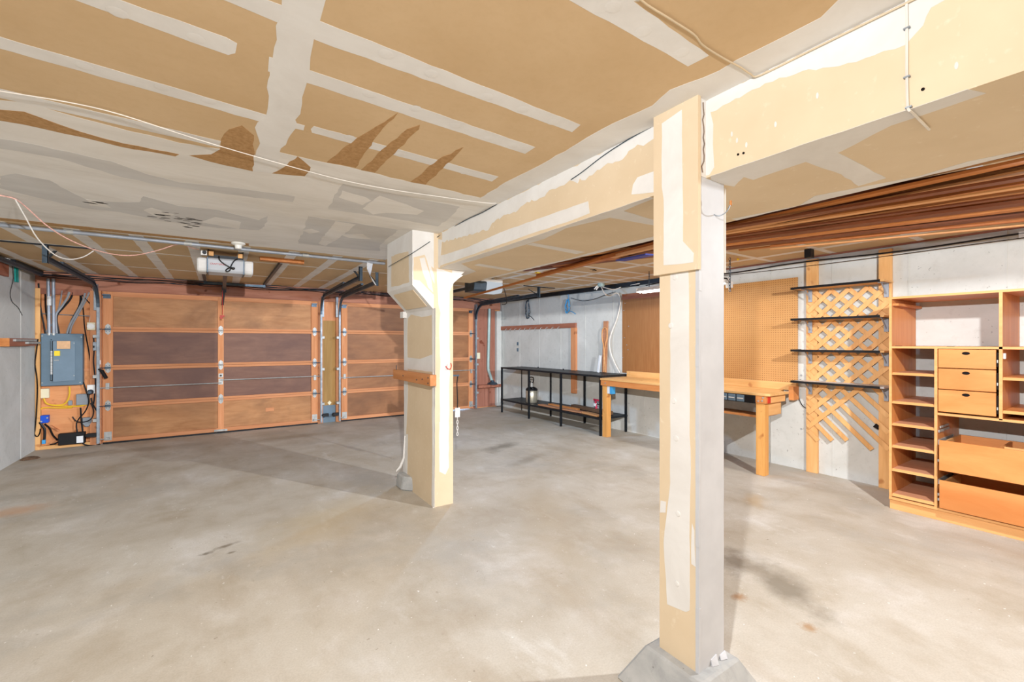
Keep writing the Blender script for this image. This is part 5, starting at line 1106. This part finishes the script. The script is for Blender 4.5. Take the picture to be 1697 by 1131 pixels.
for k in range(-20, 30):
    # rising away from the pegboard (front layer) : direction (-1, 1)
    base = (LY1, LZ0 - 0.9 + k * pitch)
    t0, t1 = clipped(base, (-r2, r2), LY0, LY1, 0.47, LZ1)
    if base[1] < 0.40: t1 = t0
    if t1 - t0 > 0.06:
        a = Vector((XR - 0.060, base[0] - r2 * t0, base[1] + r2 * t0)); b = Vector((XR - 0.060, base[0] - r2 * t1, base[1] + r2 * t1))
        e = 0.018; MB().bar(a - (b - a).normalized() * e, b + (b - a).normalized() * e, 0.007, SW, Vector((0, r2, r2))).build('slat', 'pine_z', lt_)
    # falling layer behind : direction (-1,-1)
    base = (LY1, LZ0 - 0.02 + k * pitch)
    zlow = 0.40 + 0.03 * math.sin(k * 2.1)
    t0, t1 = clipped(base, (-r2, -r2), LY0, LY1, zlow, LZ1)
    if t1 - t0 > 0.06:
        a = Vector((XR - 0.050, base[0] - r2 * t0, base[1] - r2 * t0)); b = Vector((XR - 0.050, base[0] - r2 * t1, base[1] - r2 * t1))
        e = 0.018; MB().bar(a - (b - a).normalized() * e, b + (b - a).normalized() * e, 0.007, SW, Vector((0, r2, -r2))).build('slat', 'pine_z', lt_)
q = onx(1452, 708, XR - 0.062); MB().prism([(XR - 0.066, q.y - 0.02, q.z - 0.025), (XR - 0.066, q.y + 0.025, q.z), (XR - 0.066, q.y + 0.0, q.z + 0.035), (XR - 0.066, q.y - 0.02, q.z + 0.02)], (0.004, 0, 0)).build('broken_knot', 'hole', lt_)
names = ('top', 'second from the top', 'third from the top', 'lowest')
for z, nm in zip((2.005, 1.672, 1.34, 1.005), names):
    s = thing('wall_shelf', 'black edged wooden shelf on the lattice uprights, the %s of four' % nm, 'shelf', (5.25, 1.9, z), 'shelves over the lattice')
    box(5.125, XR - 0.043, 1.50, 2.295, z - 0.016, z).build('board', 'pine_y' if z > 1.9 else 'shelf_white' if z < 1.1 else 'pine_y', s)
    MB().box(5.117, 5.126, 1.53, 2.30, z - 0.02, z + 0.003).box(5.117, XR - 0.06, 2.293, 2.30, z - 0.02, z + 0.003).build('edge_band', 'black_plastic', s)
    for y in (1.545, 2.20):
        bm_ = MB().box(XR - 0.075, XR - 0.0675, y - 0.018, y + 0.018, z - 0.15, z - 0.017).box(5.17, XR - 0.07, y - 0.018, y + 0.018, z - 0.024, z - 0.017)
        bm_.bar((XR - 0.072, y, z - 0.12), (5.22, y, z - 0.024), 0.008, 0.012)
        bm_.build('bracket', 'rubber_gray', s)

# ------------------------------------------------------------------ drawer cabinet
KX, KY1, KY0, KZ = 4.766, 1.36, 0.10, 1.806
kb = thing('drawer_cabinet', 'tall orange wood cabinet with open shelves and drawers at the right wall', 'cabinet', (5.07, 0.73, 0))
TB = 0.018; KB = XR - 0.02
Y1_, Y2_, Y3_ = 1.065, 0.714, 0.42
def cbox(y0, y1, z0, z1, nm, mat='cabinet_y', x0=KX, x1=KB, bev=0.0015): return box(x0, x1, y0, y1, z0, z1).build(nm, mat, kb, bev)
def edge(y0, y1, z0, z1): box(KX - 0.004, KX + 0.001, y0, y1, z0, z1).build('edge_band', 'cabinet_edge', kb)
cbox(KY0, KY1, 0, 0.085, 'plinth', 'cabinet_edge', KX + 0.012, KB)
cbox(KY0, KY1, 0.085, 0.105, 'base_moulding', 'cabinet_edge', KX - 0.012, KB)
for y in (KY1, Y1_ + TB / 2, Y2_ + TB / 2, Y3_ + TB / 2, KY0 + TB):
    z0, z1 = 0.105, KZ - TB
    if y == Y1_ + TB / 2: z1 = 1.37
    if y == Y2_ + TB / 2: z0 = 0.85
    if y == Y3_ + TB / 2: z0, z1 = 0.105, 0.85
    cbox(y - TB, y, z0, z1, 'side_panel', 'cabinet_z'); box(KX - 0.004, KX + 0.001, y - TB, y, z0, z1).build('edge_band', 'cabinet_edge', kb)
cbox(KY0, KY1, KZ - TB, KZ, 'top_board'); edge(KY0, KY1, KZ - TB, KZ)
cbox(KY0 + TB, KY1 - TB, 1.37, 1.388, 'middle_board'); edge(KY0 + TB, KY1 - TB, 1.37, 1.388)
cbox(KY1 - 0.06, KY1 - TB, KZ - 0.075, KZ - 0.055, 'cleat', 'cabinet_z', KX + 0.01)
for y in (1.30, 0.98, 0.52): box(KX - 0.006, KX + 0.02, y - 0.02, y + 0.02, 1.3875, 1.391).build('shelf_clip', 'dark_board', kb)
for z in (1.165, 0.922, 0.735, 0.547, 0.348, 0.135):
    zt = z
    MB().prism([(KX, KY1 - TB, zt - 0.018), (KX + 0.0, Y1_ + 0.009, zt - 0.018), (KX + 0.0, Y1_ + 0.009, zt - 0.012), (KX, KY1 - TB, zt - 0.012)], (0.001, 0, 0))
    cbox(Y1_ + 0.0095, KY1 - TB - 0.0005, zt - 0.018, zt, 'shelf', 'cabinet_shelf', KX + 0.016)
    MB().prism([(KX - 0.004, KY1 - TB - 0.0005, zt - 0.02), (KX + 0.016, KY1 - TB - 0.0005, zt), (KX + 0.016, KY1 - TB - 0.0005, zt - 0.02)], (0, -(KY1 - TB - Y1_ - 0.01), 0)).build('shelf_nosing', 'cabinet_edge', kb)
for z in (1.165, 0.922):
    cbox(KY0 + TB + 0.0005, Y2_ - 0.0095, z - 0.018, z, 'shelf', 'cabinet_y', KX + 0.016)
    MB().prism([(KX - 0.004, Y2_ - 0.0095, z - 0.02), (KX + 0.016, Y2_ - 0.0095, z), (KX + 0.016, Y2_ - 0.0095, z - 0.02)], (0, -(Y2_ - KY0 - TB - 0.01), 0)).build('shelf_nosing', 'cabinet_edge', kb)
cbox(KY0 + TB, Y1_ - 0.0095, 0.842, 0.86, 'divider_board'); edge(KY0 + TB, Y1_ - 0.0095, 0.842, 0.86)
# three small drawers with finger holes
for z0, z1 in ((1.22, 1.366), (1.052, 1.214), (0.872, 1.046)):
    dy0, dy1 = Y2_ + 0.024, Y1_ - 0.013
    d = box(KX - 0.002, KX + 0.016, dy0, dy1, z0, z1).build('drawer', 'drawer_face', kb, 0.002)
    MB().box(KX + 0.016, KX + 0.45, dy0 + 0.01, dy0 + 0.022, z0 + 0.01, z1 - 0.03).box(KX + 0.016, KX + 0.45, dy1 - 0.022, dy1 - 0.01, z0 + 0.01, z1 - 0.03).build('drawer_box', 'cabinet_y', d)
    ym, zm = (dy0 + dy1) / 2, z1 - 0.03
    MB().prism([(KX - 0.0035, ym + 0.022 * math.cos(t), zm + 0.012 * math.sin(t)) for t in [j * math.pi / 9 for j in range(18)]], (0.003, 0, 0)).build('finger_hole', 'hole', d)
    box(KX + 0.0, KX + 0.02, dy0 - 0.012, dy0 - 0.002, z0 + 0.02, z1 - 0.02).build('slide_gap_strip', 'hole', d)  # dark strip with the shade of the drawer gap put into its colour
    box(KX - 0.001, KX + 0.0, dy0 - 0.010, dy0 - 0.004, z0 + 0.05, z0 + 0.07).build('slide_clip', 'zinc', d)
# two wide drawers standing open
def wide_drawer(z0, z1, xf, dividers):
    dy0, dy1 = Y3_ + 0.02, Y1_ - 0.030
    d = box(xf, xf + 0.018, dy0, dy1, z0, z1).build('drawer', 'drawer_face', kb, 0.002)
    zz = z1 - 0.012; x1 = xf + 0.5
    for a, b in ((dy1 - 0.028, dy1 - 0.014), (dy0 + 0.014, dy0 + 0.028)): box(xf + 0.018, x1, a, b, z0 + 0.02, zz).build('drawer_side', 'pine_x', d)
    box(x1, x1 + 0.014, dy0 + 0.014, dy1 - 0.014, z0 + 0.02, zz + 0.0).build('drawer_back', 'cabinet_y', d)
    box(xf + 0.018, x1, dy0 + 0.028, dy1 - 0.028, z0 + 0.02, z0 + 0.028).build('drawer_bottom', 'cabinet_y', d)
    if dividers:
        ym = (dy0 + dy1) / 2 - 0.02; box(xf + 0.018, x1, ym, ym + 0.014, z0 + 0.03, zz - 0.004).build('divider', 'cabinet_y', d)
        box(xf + 0.2, xf + 0.212, dy0 + 0.03, ym, z0 + 0.03, zz - 0.004).build('divider', 'pine_y', d)
    MB().box(KX + 0.02, KX + 0.42, Y1_ - 0.016, Y1_ - 0.0095, z1 - 0.05, z1 - 0.01).box(xf + 0.03, KX + 0.4, dy1 - 0.0135, dy1 - 0.008, z1 - 0.045, z1 - 0.02).build('slide_gap_strip', 'zinc', d)
wide_drawer(0.415, 0.652, 4.71, True)
wide_drawer(0.118, 0.337, 4.715, False)
MB().box(KX + 0.02, KX + 0.30, Y1_ - 0.016, Y1_ - 0.0095, 0.70, 0.72).box(KX + 0.03, KX + 0.26, Y1_ - 0.022, Y1_ - 0.016, 0.735, 0.75).build('empty_slide', 'zinc', kb)
box(KX + 0.02, KX + 0.05, Y2_ - 0.02, Y2_ - 0.0092, 1.30, 1.34).build('catch', 'white_plastic', kb)
for z in (0.16, 0.2, 0.47): box(KX - 0.002, KX + 0.012, Y1_ - 0.026, Y1_ - 0.0095, z, z + 0.02).build('slide_end', 'zinc', kb)

# ------------------------------------------------------------------ stored lumber under the right bay ceiling
random.seed(21)
kinds = ['lumber_a', 'lumber_b', 'lumber_c', 'lumber_c', 'lumber_d', 'lumber_a']
shade = {'lumber_a': 'orange', 'lumber_b': 'brown', 'lumber_c': 'dark brown', 'lumber_d': 'pale'}
# layers: height, x range at y=-1, x range at y=3.6, count
for lay, (z, a0, a1, b0, b1, n) in enumerate(((2.188, 3.3, 5.25, 2.36, 3.0, 8), (2.218, 2.60, 4.9, 2.75, 3.25, 9), (2.248, 2.40, 5.2, 2.34, 2.62, 10), (2.280, 2.5, 4.6, 2.5, 3.2, 11), (2.315, 2.36, 5.0, 2.34, 3.0, 12))):
    for i in range(n):
        t = (i + 0.5) / n; sp_ = min((a1 - a0), (b1 - b0)) / n
        xa, xb = a0 + (a1 - a0) * t, b0 + (b1 - b0) * t
        ya, yb4 = -1.3 + random.uniform(-0.25, 0.25), (random.uniform(2.2, 4.0) if t < 0.7 else random.uniform(1.6, 2.9))
        f = lambda y: xa + (xb - xa) * (y + 1.0) / 4.6
        wdt = min(random.choice((0.03, 0.045, 0.06, 0.09)), 0.025 + sp_ * 0.9); ht = random.choice((0.010, 0.014, 0.018))
        tilt = random.uniform(-0.005, 0.005)
        p0, p1 = Vector((f(ya), ya, z - tilt)), Vector((f(yb4), yb4, z + tilt))
        kd = kinds[random.randrange(6)]
        o = MB().bar(p0, p1, wdt, ht).build('lumber_strip', kd, None, loc=(p0 + p1) / 2)
        tag(o, 'long %s wooden strip in the lumber pile stored under the right bay ceiling' % shade[kd], 'lumber strip', 'lumber stored under the ceiling')
# hangers carrying the pile
for y in (-0.6,):
    h = thing('lumber_hanger', 'steel strap hanger carrying the stored lumber strips', 'hanger', (3.4, y, 2.1))
    box(2.28, 5.3, y - 0.02, y + 0.02, 2.168, 2.174).build('bar', 'steel_dark', h)
    for x in (2.29, 5.29): box(x - 0.012, x + 0.012, y - 0.004, y + 0.004, 2.17, ZC).build('strap', 'steel_dark', h)
# odd pieces showing beyond the column
P0, P1 = onz(772, 494, 2.10), onz(1000, 427, 2.10)
solo(MB().bar(ond(770, 494, 6.2), ond(1090, 403, 3.3), 0.03, 0.02), 'long_batten', 'lumber_a', 'single long batten reaching furthest left past the right opener', 'batten')
solo(MB().bar(ond(893, 457, 5.0), ond(1090, 405, 3.2), 0.07, 0.03), 'lumber_board', 'lumber_b', 'brown board with a square end beside the long batten', 'board')
solo(MB().bar(ond(955, 440, 4.4), ond(1090, 408, 3.1), 0.05, 0.02), 'lumber_board', 'lumber_d', 'short lighter board nearest the blue strip', 'board')
for (x0, y0_, d0, x1, y1_, d1, wd_, mt, lb_) in ((905, 454, 5.1, 1095, 396, 3.25, 0.05, 'lumber_c', 'dark board under the beam edge left of the near column'), (925, 450, 4.9, 1095, 402, 3.2, 0.04, 'lumber_a', 'orange board just below the dark board left of the near column'), (960, 437, 4.5, 1095, 400, 3.3, 0.06, 'lumber_b', 'brown flat board in the middle of the lumber left of the near column')):
    solo(MB().bar(ond(x0, y0_, d0), ond(x1, y1_, d1), wd_, 0.016), 'lumber_board', mt, lb_, 'board')
a, b = ond(1028, 432, 4.0), ond(1078, 422, 3.5)
solo(MB().bar(a, b, 0.09, 0.012), 'blue_strip', 'deep_blue', 'deep blue strip lying among the lumber left of the near column', 'strip')
q = ond(888, 452, 4.9); solo(MB().bar(q, q + Vector((0.12, 0.02, 0.0)), 0.04, 0.01), 'yellow_scrap', 'yellow_label', 'small yellow scrap at the end of the lumber pile', 'scrap')
# tape tags and small box by the wall top
q = ond(1528, 364, 3.2); solo(MB().prism([q, q + Vector((0.09, -0.03, 0.012)), q + Vector((0.075, -0.03, -0.03)), q + Vector((0.02, -0.01, -0.045))], (0, 0, 0.004)), 'tape_flap', 'white_plastic', 'flap of clear tape hanging from the lumber pile', 'tape')
q = onz(1222, 428, ZC - 0.004); solo(MB().prism([q, q + Vector((0.03, -0.01, -0.01)), q + Vector((0.01, 0, -0.03)), q + Vector((-0.01, 0, -0.02))], (0.002, 0.004, 0.004)), 'yellow_tag', 'yellow_label', 'tiny yellow tag on the ceiling right of the near column', 'tag')
q = onz(1341, 423, ZC - 0.06); solo(MB().box(q.x - 0.04, q.x + 0.04, q.y - 0.03, q.y + 0.03, ZC - 0.09, ZC - 0.001), 'black_box', 'black_plastic', 'small black box on the ceiling above the wall shelves', 'box', bevel=0.004)
q = onx(1688, 384, XR - 0.10); solo(MB().prism([q, q + Vector((0.0, -0.12, 0.0)), q + Vector((0.01, -0.11, -0.03)), q + Vector((0.01, 0, -0.05))], (0.004, 0, 0)), 'paper_flap', 'paper_white', 'scrap of white paper on the black wall cable at the far right', 'paper')
